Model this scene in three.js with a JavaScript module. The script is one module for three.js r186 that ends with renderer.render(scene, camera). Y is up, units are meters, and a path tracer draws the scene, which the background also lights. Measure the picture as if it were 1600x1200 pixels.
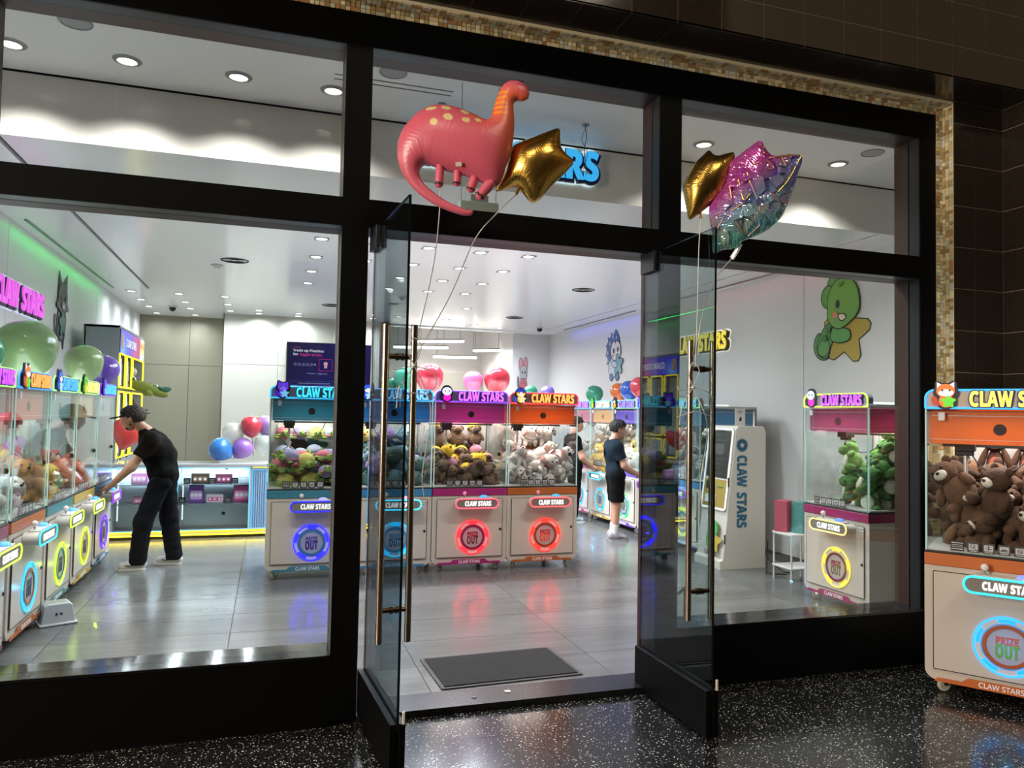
import * as THREE from 'three';
import { RoundedBoxGeometry } from 'three/addons/geometries/RoundedBoxGeometry.js';
import { mergeGeometries } from 'three/addons/utils/BufferGeometryUtils.js';
import { TextGeometry } from 'three/addons/geometries/TextGeometry.js';
import { FontLoader } from 'three/addons/loaders/FontLoader.js';
import { RectAreaLightUniformsLib } from 'three/addons/lights/RectAreaLightUniformsLib.js';

// ---------- camera, sky, area lights, exposure ----------
RectAreaLightUniformsLib.init();
const scene = new THREE.Scene();
scene.background = new THREE.Color(0x050506);
const renderer = new THREE.WebGLRenderer({ antialias: true });
renderer.toneMapping = THREE.LinearToneMapping;
renderer.toneMappingExposure = 1.0;
renderer.shadowMap.enabled = true;
const camera = new THREE.PerspectiveCamera(53.95, 1600 / 1200, 0.05, 100);
{
  const m = new THREE.Matrix4().makeBasis(
    new THREE.Vector3(0.95160, 0.01859, 0.30677), new THREE.Vector3(-0.02992, 0.99903, 0.03227), new THREE.Vector3(-0.30588, -0.03989, 0.95124));
  camera.quaternion.setFromRotationMatrix(m);
  camera.position.set(0, 1.62, 0);
}
scene.add(camera);
const CAM_YAW = -0.3111, CAM_ROLL = -0.0186;
const DOWN = 11.5;            // candela of a square downlight in the shop
const DOWN_UP = 12;        // the round ones in the window bay
const CONCOURSE = 24;      // unseen lamp panels behind the viewer, lighting the storefront
const SIDE_LAMP = 30;        // unseen lit panel left of the viewer, lighting the storefront sideways
const ROOF_FILL = 3.2;      // added fill lamp on each machine's roof, brightens the ceiling
const NEON = 1.7;

// ---------- helpers ----------
let seed = 12345;
const rnd = () => { seed = (seed + 0x6d2b79f5) | 0; let t = Math.imul(seed ^ (seed >>> 15), 1 | seed); t = (t + Math.imul(t ^ (t >>> 7), 61 | t)) ^ t; return ((t ^ (t >>> 14)) >>> 0) / 4294967296; };
const rr = (a, b) => a + (b - a) * rnd();
const V = (x, y, z) => new THREE.Vector3(x, y, z);
const PI = Math.PI;
const used = {};
function numbered(n) { const k = used[n] = (used[n] ?? -1) + 1; return k ? n + '_' + String(k).padStart(3, '0') : n; }
function shadows(o) { o.castShadow = o.receiveShadow = true; return o; }
function thing(name, label, category, p = [0, 0, 0], ry = 0, group) {
  const o = new THREE.Group(); o.name = numbered(name); o.position.set(...p); o.rotation.y = ry;
  o.userData = { label, category }; if (group) o.userData.group = group;
  scene.add(o); return o;
}
function part(name, geo, mat, parent, p, r, label) {
  const o = shadows(new THREE.Mesh(geo, mat)); o.name = name;
  if (p) o.position.set(...p); if (r) o.rotation.set(...r);
  if (label) o.userData.label = label;
  parent.add(o); return o;
}
function sub(name, parent, p, r) { const g = new THREE.Group(); g.name = name; if (p) g.position.set(...p); if (r) g.rotation.set(...r); parent.add(g); return g; }
function one(name, geo, mat, label, category, p, r, group) {
  const o = part(numbered(name), geo, mat, scene, p, r); o.userData = { label, category }; if (group) o.userData.group = group; return o;
}
function struct(name, geo, mat, parent = scene) {
  const o = part(parent === scene ? numbered(name) : name, geo, mat, parent); if (parent === scene) o.userData.kind = 'structure'; return o;
}
function structGroup(name) { const g = new THREE.Group(); g.name = numbered(name); g.userData.kind = 'structure'; scene.add(g); return g; }
function dup(o, p, ry, label, group) {
  const base = o.name.replace(/_\d{3}$/, ''), c = o.clone(); c.name = numbered(base); scene.add(c);
  c.userData = { ...o.userData }; if (p) c.position.set(...p); if (ry !== undefined) c.rotation.y = ry;
  if (label) c.userData.label = label; if (group) c.userData.group = group; return c;
}
const B = (x0, x1, y0, y1, z0, z1) => new THREE.BoxGeometry(Math.abs(x1 - x0), Math.abs(y1 - y0), Math.abs(z1 - z0)).translate((x0 + x1) / 2, (y0 + y1) / 2, (z0 + z1) / 2);
const bx = (w, h, d, x = 0, y = 0, z = 0) => new THREE.BoxGeometry(w, h, d).translate(x, y, z);
const rb = (w, h, d, r = 0.01, x = 0, y = 0, z = 0, s = 2) => new RoundedBoxGeometry(w, h, d, s, Math.min(r, w / 2.01, h / 2.01, d / 2.01)).translate(x, y, z);
const cyl = (r0, r1, h, n = 16, x = 0, y = 0, z = 0) => new THREE.CylinderGeometry(r0, r1, h, n).translate(x, y, z);
const SPH = new THREE.SphereGeometry(1, 18, 13), SPHL = new THREE.SphereGeometry(1, 10, 8);
function el(rx, ry, rz, x = 0, y = 0, z = 0, a = 0, b = 0, c = 0, low = false) {
  const g = (low ? SPHL : SPH).clone().scale(rx, ry, rz); if (a) g.rotateX(a); if (b) g.rotateY(b); if (c) g.rotateZ(c); return g.translate(x, y, z);
}
const mg = (a) => mergeGeometries(a.map((g) => { const h = g.index ? g.toNonIndexed() : g.clone(); for (const k of Object.keys(h.attributes)) if (!['position', 'normal', 'uv'].includes(k)) h.deleteAttribute(k); h.morphAttributes = {}; return h; }));
function tube(pts, r, seg = 24, rad = 6, closed = false, tension = 0.5) {
  return new THREE.TubeGeometry(new THREE.CatmullRomCurve3(pts.map((p) => p.isVector3 ? p : V(...p)), closed, 'catmullrom', tension), seg, r, rad, closed);
}
function rod(a, b, r, n = 8) {
  const p = V(...a), q = V(...b), d = q.clone().sub(p), g = new THREE.CylinderGeometry(r, r, d.length(), n);
  g.applyQuaternion(new THREE.Quaternion().setFromUnitVectors(V(0, 1, 0), d.normalize())); const c = p.add(q).multiplyScalar(0.5); return g.translate(c.x, c.y, c.z);
}
const S = (pts) => { const s = new THREE.Shape(); pts.forEach((p, i) => i ? s.lineTo(p[0], p[1]) : s.moveTo(p[0], p[1])); s.closePath(); return s; };
function rrect(w, h, r, x = 0, y = 0, rBottom = r) {
  const s = new THREE.Shape(), a = x - w / 2, b = x + w / 2, c = y - h / 2, d = y + h / 2, q = Math.max(rBottom, 1e-4);
  s.moveTo(a + q, c); s.lineTo(b - q, c); s.absarc(b - q, c + q, q, -PI / 2, 0); s.lineTo(b, d - r); s.absarc(b - r, d - r, r, 0, PI / 2);
  s.lineTo(a + r, d); s.absarc(a + r, d - r, r, PI / 2, PI); s.lineTo(a, c + q); s.absarc(a + q, c + q, q, PI, 1.5 * PI); return s;
}
const ext = (shape, d, o = {}) => new THREE.ExtrudeGeometry(shape, { depth: d, bevelEnabled: false, curveSegments: 10, ...o });
const ring2 = (r0, r1, a0 = 0, a1 = 2 * PI, n = 32) => {
  const s = new THREE.Shape(); s.absarc(0, 0, r1, a0, a1, false);
  if (a1 - a0 > 6.28) { const h = new THREE.Path(); h.absarc(0, 0, r0, 0, 2 * PI, true); s.holes.push(h); } else { s.absarc(0, 0, r0, a1, a0, true); s.closePath(); }
  return s;
};
const circ = (r, x = 0, y = 0) => { const s = new THREE.Shape(); s.absarc(x, y, r, 0, 2 * PI); return s; };
const outlinePts = (shape, n = 8) => shape.getPoints(n).map((p) => V(p.x, p.y, 0));
function frameTube(shape, r, n = 10) {                         // a neon tube along a closed outline
  let pts = shape.getPoints(n); const out = [pts[0]]; for (const p of pts) if (p.distanceTo(out[out.length - 1]) > 1e-4) out.push(p);
  if (out[0].distanceTo(out[out.length - 1]) < 1e-4) out.pop();
  const path = new THREE.CurvePath(); for (let i = 0; i < out.length; i++) { const a = out[i], b = out[(i + 1) % out.length]; path.add(new THREE.LineCurve3(V(a.x, a.y, 0), V(b.x, b.y, 0))); }
  const g = []; for (const c of path.curves) { g.push(rod(c.v1.toArray(), c.v2.toArray(), r, 8)); g.push(SPHL.clone().scale(r, r, r).translate(c.v1.x, c.v1.y, 0)); } return mg(g);
}

// ---------- fonts and lettering ----------
const fontBold = await new FontLoader().loadAsync('fonts/droid/droid_sans_bold.typeface.json');
const fontReg = await new FontLoader().loadAsync('fonts/droid/droid_sans_regular.typeface.json');
function lettering(t, h, depth, fat = 0, font = fontBold, width) {        // h = cap height; centred in x and y
  const g = new TextGeometry(t, { font, size: h / 0.72, depth, curveSegments: 4, bevelEnabled: fat > 0, bevelSize: fat, bevelThickness: Math.max(fat * 0.5, 0.0005), bevelSegments: 2 });
  g.computeBoundingBox(); const b = g.boundingBox; g.translate(-(b.min.x + b.max.x) / 2, -(b.min.y + b.max.y) / 2, 0);
  if (width) g.scale(width / (b.max.x - b.min.x), 1, 1); return g;
}

// ---------- textures ----------
function tex(w, h, draw, srgb = true, rep) {
  const c = document.createElement('canvas'); c.width = w; c.height = h; draw(c.getContext('2d'), w, h);
  const t = new THREE.CanvasTexture(c); if (srgb) t.colorSpace = THREE.SRGBColorSpace; t.wrapS = t.wrapT = THREE.RepeatWrapping; if (rep) t.repeat.set(...rep); return t;
}
function noiseTex(n, octs, lo, hi, srgb, tint = [1, 1, 1], sx = 1, sy = 1) {        // tiling value noise, layered
  const acc = new Float32Array(n * n); let tot = 0;
  for (const [cells, amp] of octs) {
    const cx = Math.max(1, Math.round(cells * sx)), cy = Math.max(1, Math.round(cells * sy)), g = new Float32Array(cx * cy).map(() => rnd()); tot += amp;
    for (let y = 0; y < n; y++) for (let x = 0; x < n; x++) {
      const u = x / n * cx, v = y / n * cy, i = Math.floor(u), j = Math.floor(v); let a = u - i, b = v - j; a = a * a * (3 - 2 * a); b = b * b * (3 - 2 * b);
      const i1 = (i + 1) % cx, j1 = (j + 1) % cy;
      acc[y * n + x] += amp * ((g[j * cx + i] * (1 - a) + g[j * cx + i1] * a) * (1 - b) + (g[j1 * cx + i] * (1 - a) + g[j1 * cx + i1] * a) * b);
    }
  }
  const d = new Uint8Array(n * n * 4);
  for (let i = 0; i < n * n; i++) { const v = lo + (hi - lo) * acc[i] / tot; for (let c = 0; c < 3; c++) d[i * 4 + c] = Math.max(0, Math.min(255, v * tint[c] * 255)); d[i * 4 + 3] = 255; }
  const t = new THREE.DataTexture(d, n, n); t.magFilter = THREE.LinearFilter; t.minFilter = THREE.LinearFilter; t.wrapS = t.wrapT = THREE.RepeatWrapping; if (srgb) t.colorSpace = THREE.SRGBColorSpace; t.needsUpdate = true; return t;
}
const T = {};
T.fuzz = noiseTex(128, [[48, 1], [24, 0.7], [10, 0.4]], 0, 1, false);
T.soft = noiseTex(256, [[3, 1], [7, 0.7], [19, 0.35], [60, 0.25]], 0.72, 1.0, false);
T.tile = noiseTex(256, [[2, 1], [6, 0.8], [16, 0.5], [64, 0.4]], 0.66, 0.92, true, [1, 1, 0.995], 0.5, 2);
T.tileR = noiseTex(256, [[3, 1], [11, 0.6], [50, 0.6]], 0.55, 1.0, false);
T.wood = noiseTex(256, [[4, 1], [20, 0.8], [70, 0.6]], 0.3, 0.75, true, [0.42, 0.28, 0.2], 3, 0.15);
T.terrazzo = tex(1024, 1024, (g, w, h) => {
  g.fillStyle = '#171718'; g.fillRect(0, 0, w, h);
  for (let i = 0; i < 3600; i++) {
    const v = rnd(), s = v < 0.7 ? rr(1.2, 2.8) : rr(2.8, 6), k = Math.floor(v < 0.5 ? rr(90, 170) : rr(180, 250)); g.fillStyle = `rgb(${k},${k},${Math.floor(k * 0.96)})`;
    g.save(); g.translate(rr(0, w), rr(0, h)); g.rotate(rr(0, 6.3)); g.beginPath(); g.moveTo(-s, -s * rr(0.2, 0.8)); g.lineTo(s * rr(0.3, 1), -s * rr(0.3, 0.9)); g.lineTo(s, s * rr(0.1, 0.8)); g.lineTo(-s * rr(0.2, 0.9), s * rr(0.3, 0.8)); g.fill(); g.restore();
  }
});
T.granite = tex(512, 512, (g, w, h) => {
  g.fillStyle = '#262019'; g.fillRect(0, 0, w, h);
  for (let i = 0; i < 9000; i++) { const k = rr(24, 62); g.fillStyle = `rgb(${k * 1.05},${k * 0.92},${k * 0.8})`; g.fillRect(rr(0, w), rr(0, h), rr(1, 4), rr(1, 4)); }
  for (let i = 0; i < 260; i++) { const k = rr(100, 220); g.fillStyle = `rgb(${k},${k * 0.95},${k * 0.85})`; g.fillRect(rr(0, w), rr(0, h), rr(1, 2.2), rr(1, 2.2)); }
});
T.mat = noiseTex(256, [[110, 1], [60, 0.7], [12, 0.3]], 0.03, 0.2, true, [1, 0.97, 0.95]);

// ---------- materials ----------
const std = (o) => new THREE.MeshStandardMaterial(o), phy = (o) => new THREE.MeshPhysicalMaterial(o);
const C = (hex) => new THREE.Color(hex);
const solid = {}; const paint = (hex, rough = 0.45, metal = 0) => solid[hex + rough + metal] ??= std({ color: hex, roughness: rough, metalness: metal });
const glows = {};
function glow(hex, k = NEON) { return glows[hex + '/' + k] ??= std({ color: C(hex).multiplyScalar(0.3), roughness: 0.4, emissive: C(hex), emissiveIntensity: k }); }
const plushM = {}; const fur = (hex) => plushM[hex] ??= std({ color: hex, roughness: 0.95, bumpMap: T.fuzz, bumpScale: 0.006 });
const M = {
  black: phy({ color: C(0x050505), roughness: 0.5, metalness: 0, specularIntensity: 0.2 }),
  reveal: std({ color: 0x25272b, roughness: 0.4, metalness: 0.35 }),  // greyer than the black faces: shop light on the returns put into the colour
  brown: std({ map: T.wood, color: 0xffd8c0, roughness: 0.5 }),
  sill: phy({ color: 0x100f0f, roughness: 0.1 }),
  wall: phy({ color: 0xdbdad9, roughness: 0.32, specularIntensity: 0.6 }),
  wallBack: std({ color: 0xb4b1a6, roughness: 0.5 }),
  wallOlive: std({ color: 0x85806e, roughness: 0.5 }),
  seam: std({ color: 0x3a3a3a, roughness: 0.8 }),
  ceil: phy({ color: 0xf2f2f2, roughness: 0.22, roughnessMap: T.soft }),
  ceilUp: std({ color: 0xeceae8, roughness: 0.55 }),
  bulk: phy({ color: 0xf0eae4, roughness: 0.13 }),
  grout: std({ color: 0x4b4947, roughness: 0.9 }),
  white: phy({ color: 0xcabfb4, roughness: 0.32, clearcoat: 0.3, clearcoatRoughness: 0.2 }),
  whiteP: std({ color: 0xcfccc8, roughness: 0.5 }),
  chrome: std({ color: 0xc8c8ca, roughness: 0.18, metalness: 1 }),
  dark: std({ color: 0x141415, roughness: 0.5 }),
  rubber: std({ color: 0xb9b6a6, roughness: 0.6 }),
  brass: std({ color: 0xa89684, roughness: 0.27, metalness: 1 }),
  bronze: std({ color: 0x5b4636, roughness: 0.3, metalness: 1 }),
  glass: phy({ color: 0xf4f8f6, transmission: 1, thickness: 0, roughness: 0, ior: 1.5 }),
  doorGlass: phy({ color: 0xdae3e4, transmission: 1, thickness: 0, roughness: 0, ior: 1.5 }),
  glassEdge: std({ color: 0x0d1512, roughness: 0.15 }),
  acrylic: phy({ color: 0xfafcfc, transmission: 1, thickness: 0, roughness: 0, ior: 1.4 }),
  acrEdge: std({ color: 0x9fc8c0, roughness: 0.2, emissive: C(0x8fd6cc), emissiveIntensity: 0.08 }),  // pane edges given a faint glow of their own
  plate: std({ color: 0x7d756c, roughness: 0.55 }),
  greyPlate: std({ color: 0xa3a0a6, roughness: 0.5 }),
  lampGlow: std({ color: 0xffffff, emissive: C(0xfff3e2), emissiveIntensity: 3.2 }),
  trim: std({ color: 0x8d8d8d, roughness: 0.4, metalness: 0.4 }),
  string: std({ color: 0xd8d2cc, roughness: 0.35, metalness: 0.3 }),
};
function paneGeo(w, h, d) { return new THREE.BoxGeometry(w, h, d); }
const paneMats = (face, edge) => [edge, edge, edge, edge, face, face];
const paneX = (face, edge) => [face, face, edge, edge, edge, edge];
// ================= THE SETTING =================
const XL = -2.4, XR = 5.95, HC = 3.4, HU = 3.84, ZB = -5.7, ZBACK = -15.9;
// ---- floor of the shop: slab and large porcelain tiles ----
{
  const f = struct('floor', B(XL - 0.2, XR + 0.2, -0.12, -0.006, -4.33, -18.8), M.grout);
  const mats = [0, 1, 2, 3].map((i) => { const t = T.tile.clone(); t.offset.set(i * 0.27, i * 0.31); t.repeat.set(0.5, 0.5); t.needsUpdate = true; const r = T.tileR.clone(); r.offset.set(i * 0.2, i * 0.4); r.needsUpdate = true;
    return phy({ map: t, color: C(['#838384', '#7f7f80', '#868687', '#7c7d7e'][i]), roughness: 0.29, roughnessMap: r, specularIntensity: 1 }); });
  const W = 1.163, D = 0.535, g = rb(W - 0.004, 0.012, D - 0.004, 0.001, W / 2, -0.006, -D / 2, 1);
  for (let i = -2; i < 6; i++) for (let j = 0; j < 27; j++) {
    const x0 = -0.217 + i * W - W + W * 0 , z0 = -4.33 - j * D + 0.055; const x = x0, xe = x + W; if (xe < XL || x > XR) continue;
    const o = part('floor_tile', g, mats[Math.floor(rnd() * 4)], f, [x, 0, z0]); if (j % 2 && rnd() < 0.5) o.rotation.y = 0;
  }
}
// ---- concourse floor: terrazzo tiles ----
{
  const f = struct('floor', B(-12, 20, -0.15, -0.036, -4.33, 8.6), std({ color: 0x232324, roughness: 0.5 }));
  const D = 0.86, g = new THREE.BoxGeometry(D - 0.003, 0.012, D - 0.003);
  const mats = [0, 1, 2, 3].map((i) => { const t = T.terrazzo.clone(); t.offset.set(i * 0.37, i * 0.21); t.rotation = i * PI / 2; t.needsUpdate = true; return phy({ map: t, roughness: 0.16, specularIntensity: 0.9 }); });
  for (let i = -5; i < 8; i++) for (let j = -1; j < 7; j++) part('floor_tile', g, mats[Math.floor(rnd() * 4)], f, [1.366 + (i + 0.5) * D, -0.036, -3.76 + (j + 0.5) * D]);
}
// ---- shop walls ----
{
  const L = struct('wall_left', B(XL - 0.2, XL - 0.012, 0, 4.2, -4.1, -16.1), M.seam);
  for (const [a, b] of [[-4.335, -8.236], [-8.244, -12.1], [-12.108, -15.9]]) part('wall_panel', B(XL - 0.012, XL, 0, HU + 0.1, a, b), M.wall, L);
  const R = struct('wall_right', B(XR + 0.012, XR + 0.2, 0, 4.2, -4.1, -16.1), M.seam);
  for (const [a, b] of [[-4.335, -7.35], [-7.358, -11.1], [-11.108, -15.9]]) part('wall_panel', B(XR, XR + 0.012, 0, HU + 0.1, a, b), M.wall, R);
  const K = struct('wall_back', B(XL - 0.2, -0.82, 0, 4, ZBACK - 0.012, ZBACK - 0.2), M.seam);
  for (const [a, b] of [[XL, -1.511], [-1.503, -0.83]]) for (const [c, d] of [[0, 2.446], [2.454, HC]]) part('wall_panel', B(a, b, c, d, ZBACK, ZBACK - 0.012), M.wallOlive, K);
  const K2 = struct('wall_back', B(-0.838, 2.25, 0, 4, -15.012, -15.6), M.wallBack);
  part('wall_return', B(-0.85, -0.838, 0, HC, -15, ZBACK), M.wallBack, K2);
  for (const [a, b] of [[-0.85, 0.135], [0.143, 1.131], [1.139, 2.25]]) for (const [c, d] of [[0, 2.456], [2.464, HC]]) part('wall_panel', B(a, b, c, d, -15, -15.012), M.wallBack, K2);
  // the taller bay behind the back opening, lit by hanging tubes
  const A = struct('wall_alcove', B(2.0, 6.2, 0, 4.3, -18.5, -18.7), M.wall);
  part('wall_side', B(2.05, 2.25, 0, 4.3, -15.0, -18.5), M.wall, A);
  part('wall_side', B(5.1, 6.15, 0, 4.3, -15.85, -18.5), M.wall, A);
  part('alcove_ceiling', B(2.0, 6.2, 3.95, 4.1, -15.61, -18.6), M.ceilUp, A);
  part('low_partition', B(2.25, 5.1, 0, 2.62, -18.2, -18.5), std({ color: 0x9c9c96, roughness: 0.6 }), A);
  part('lintel', B(2.25, 6.0, HC - 0.02, 4.1, -15.3, -15.6), M.ceil, A);
}
// ---- ceilings ----
{
  const c = struct('ceiling', B(XL - 0.1, -1.787, HC, HC + 0.15, ZB - 0.012, -16), M.ceil);
  part('ceiling_panel', B(-1.747, 5.472, HC, HC + 0.15, ZB - 0.012, -15.55), M.ceil, c);
  part('ceiling_panel', B(5.51, XR + 0.1, HC, HC + 0.15, ZB - 0.012, -15.9), M.ceil, c);
  part('ceiling_panel', B(-1.755, 2.3, HC, HC + 0.15, -15.55, -16), M.ceil, c);
  part('ceiling_slot', B(-1.787, -1.747, HC + 0.03, HC + 0.14, ZB - 0.02, -12.4), M.dark, c);
  part('ceiling_panel', B(-1.787, -1.747, HC, HC + 0.15, -12.4, -16), M.ceil, c);
  part('ceiling_slot', B(5.472, 5.51, HC + 0.03, HC + 0.14, ZB - 0.02, -15.4), M.dark, c);
  part('ceiling_slab', B(XL - 0.2, XR + 0.2, HC + 0.16, HC + 0.3, -6.0, -16.2), M.ceilUp, c);
  const u = struct('ceiling', B(XL - 0.2, XR + 0.2, HU, HU + 0.15, -4.2, ZB + 0.008), M.ceilUp);
  struct('ceiling_bulkhead', B(XL - 0.1, XR + 0.1, HC - 0.001, HU - 0.012, ZB, ZB - 0.012), M.bulk);
  part('shadow_gap', B(XL, XR, HU - 0.012, HU + 0.05, ZB - 0.02, ZB - 0.2), M.dark, u);
  const seamM = std({ color: 0x6d6d70, roughness: 0.7 });
  part('panel_joint', B(0.35, 1.15, HU - 0.003, HU + 0.01, -5.03, -5.02), seamM, u); part('panel_joint', B(0.35, 1.15, HU - 0.003, HU + 0.01, -5.1, -5.09), seamM, u);
}
// ---- storefront frame ----
{
  const f = structGroup('trim_storefront');
  const member = (name, x0, x1, y0, y1) => {
    part(name, B(x0, x1, y0, y1, -4.1, -4.112), M.black, f);
    part(name, B(x0, x1, y0, y1, -4.112, -4.205), M.reveal, f);
    part(name, B(x0, x1, y0, y1, -4.205, -4.33), M.brown, f);
  };
  member('mullion', -1.47, -1.32, 0.34, 3.61); member('mullion', 0.345, 0.487, 0, 3.61); member('mullion', 2.25, 2.4, 0, 3.61); member('mullion', 4.29, 4.43, 0.34, 3.61);
  member('header', -1.47, 4.43, 3.61, 3.795);
  for (const [a, b] of [[-1.32, 0.345], [0.487, 2.25], [2.4, 4.29]]) member('transom_bar', a, b, 2.615, 2.77);
  for (const [a, b] of [[-1.47, 0.345], [2.4, 4.43]]) {
    part('base', B(a, b, -0.03, 0.325, -4.1, -4.33), M.black, f);
    part('sill', B(a, b, 0.325, 0.34, -4.095, -4.335), M.sill, f);
  }
  part('wall_infill', B(-6, 4.5, 3.795, 5.0, -4.11, -4.33), M.black, f);
  part('wall_infill', B(-6, -1.47, -0.03, 3.8, -4.11, -4.33), M.black, f);
  part('wall_infill', B(4.43, 6.2, -0.03, 5, -4.12, -4.33), M.black, f);
  const s = part('threshold', B(0.487, 2.25, -0.03, 0.008, -4.1, -4.34), std({ color: 0x2c2c2e, roughness: 0.25, metalness: 0.6 }), f);
  part('floor_socket', cyl(0.02, 0.02, 0.004, 16, 1.37, 0.009, -4.24), M.chrome, s);
  part('floor_socket', cyl(0.014, 0.014, 0.004, 16, 1.16, 0.009, -4.2), M.dark, s);
}
// ---- window panes ----
const pane = (a, b, y0, y1) => { const w = structGroup('window_' + (++paneN)); const o = part('glass_pane', paneGeo(b - a, y1 - y0, 0.01), paneMats(M.glass, M.glassEdge), w, [(a + b) / 2, (y0 + y1) / 2, -4.2]); return w; };
let paneN = 0;
pane(-1.32, 0.345, 0.34, 2.615); const win2 = pane(2.4, 4.29, 0.34, 2.615);
pane(-1.32, 0.345, 2.77, 3.61); pane(0.487, 2.25, 2.77, 3.61); pane(2.4, 4.29, 2.77, 3.61);
part('door_number', lettering('1', 0.14, 0.001, 0, fontReg), std({ color: 0x6d6d66, roughness: 0.6 }), win2, [2.485, 0.47, -4.19]);
// ---- glass doors, standing open outwards ----
function door(hx, ang, side) {
  const d = structGroup('door_' + (side < 0 ? 1 : 2)); d.position.set(hx, 0, -4.2); d.rotation.y = ang;      // local +z is the leaf, from hinge to free edge
  part('glass_panel', paneGeo(0.012, 2.42, 0.79), paneX(M.doorGlass, M.glassEdge), d, [0, 0.2 + 1.21, 0.395]);
  part('bottom_rail', mg([rb(0.03, 0.24, 0.79, 0.003, -0.0215, 0.105, 0.395), rb(0.03, 0.24, 0.79, 0.003, 0.0215, 0.105, 0.395), bx(0.03, 0.2, 0.78, 0, 0.09, 0.395)]), M.black, d);
  part('edge_clip', rb(0.012, 0.055, 0.01, 0.002, 0.026, 0.25, 0.79), paint('#d8cfc0', 0.4), d);
  part('top_pivot', mg([rb(0.022, 0.12, 0.17, 0.003, -0.018, 2.56, 0.085), rb(0.022, 0.12, 0.17, 0.003, 0.018, 2.56, 0.085)]), M.reveal, d);
  part('lock_bolt', cyl(0.011, 0.011, 0.012, 12).rotateZ(PI / 2).translate(0.04, 0.02, 0.74), M.chrome, d);
  for (const s of [-1, 1]) part('pull_handle', mg([cyl(0.016, 0.016, 1.48, 20, s * 0.068, 1.29, 0.66), cyl(0.0165, 0.014, 0.004, 20, s * 0.068, 2.032, 0.66)]), M.brass, d);
  for (const y of [1.88, 0.7]) {
    const st = part('standoff', mg([rod([-0.055, y, 0.66], [0.055, y, 0.66], 0.012, 14)]), M.bronze, d);
    for (const s of [-1, 1]) part('collar', cyl(0.0175, 0.0175, 0.014, 16).rotateZ(PI / 2).translate(s * 0.013, y, 0.66), M.bronze, st);
  }
  return d;
}
door(0.535, 0.07, -1); door(2.205, 0.0, 1);
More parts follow.
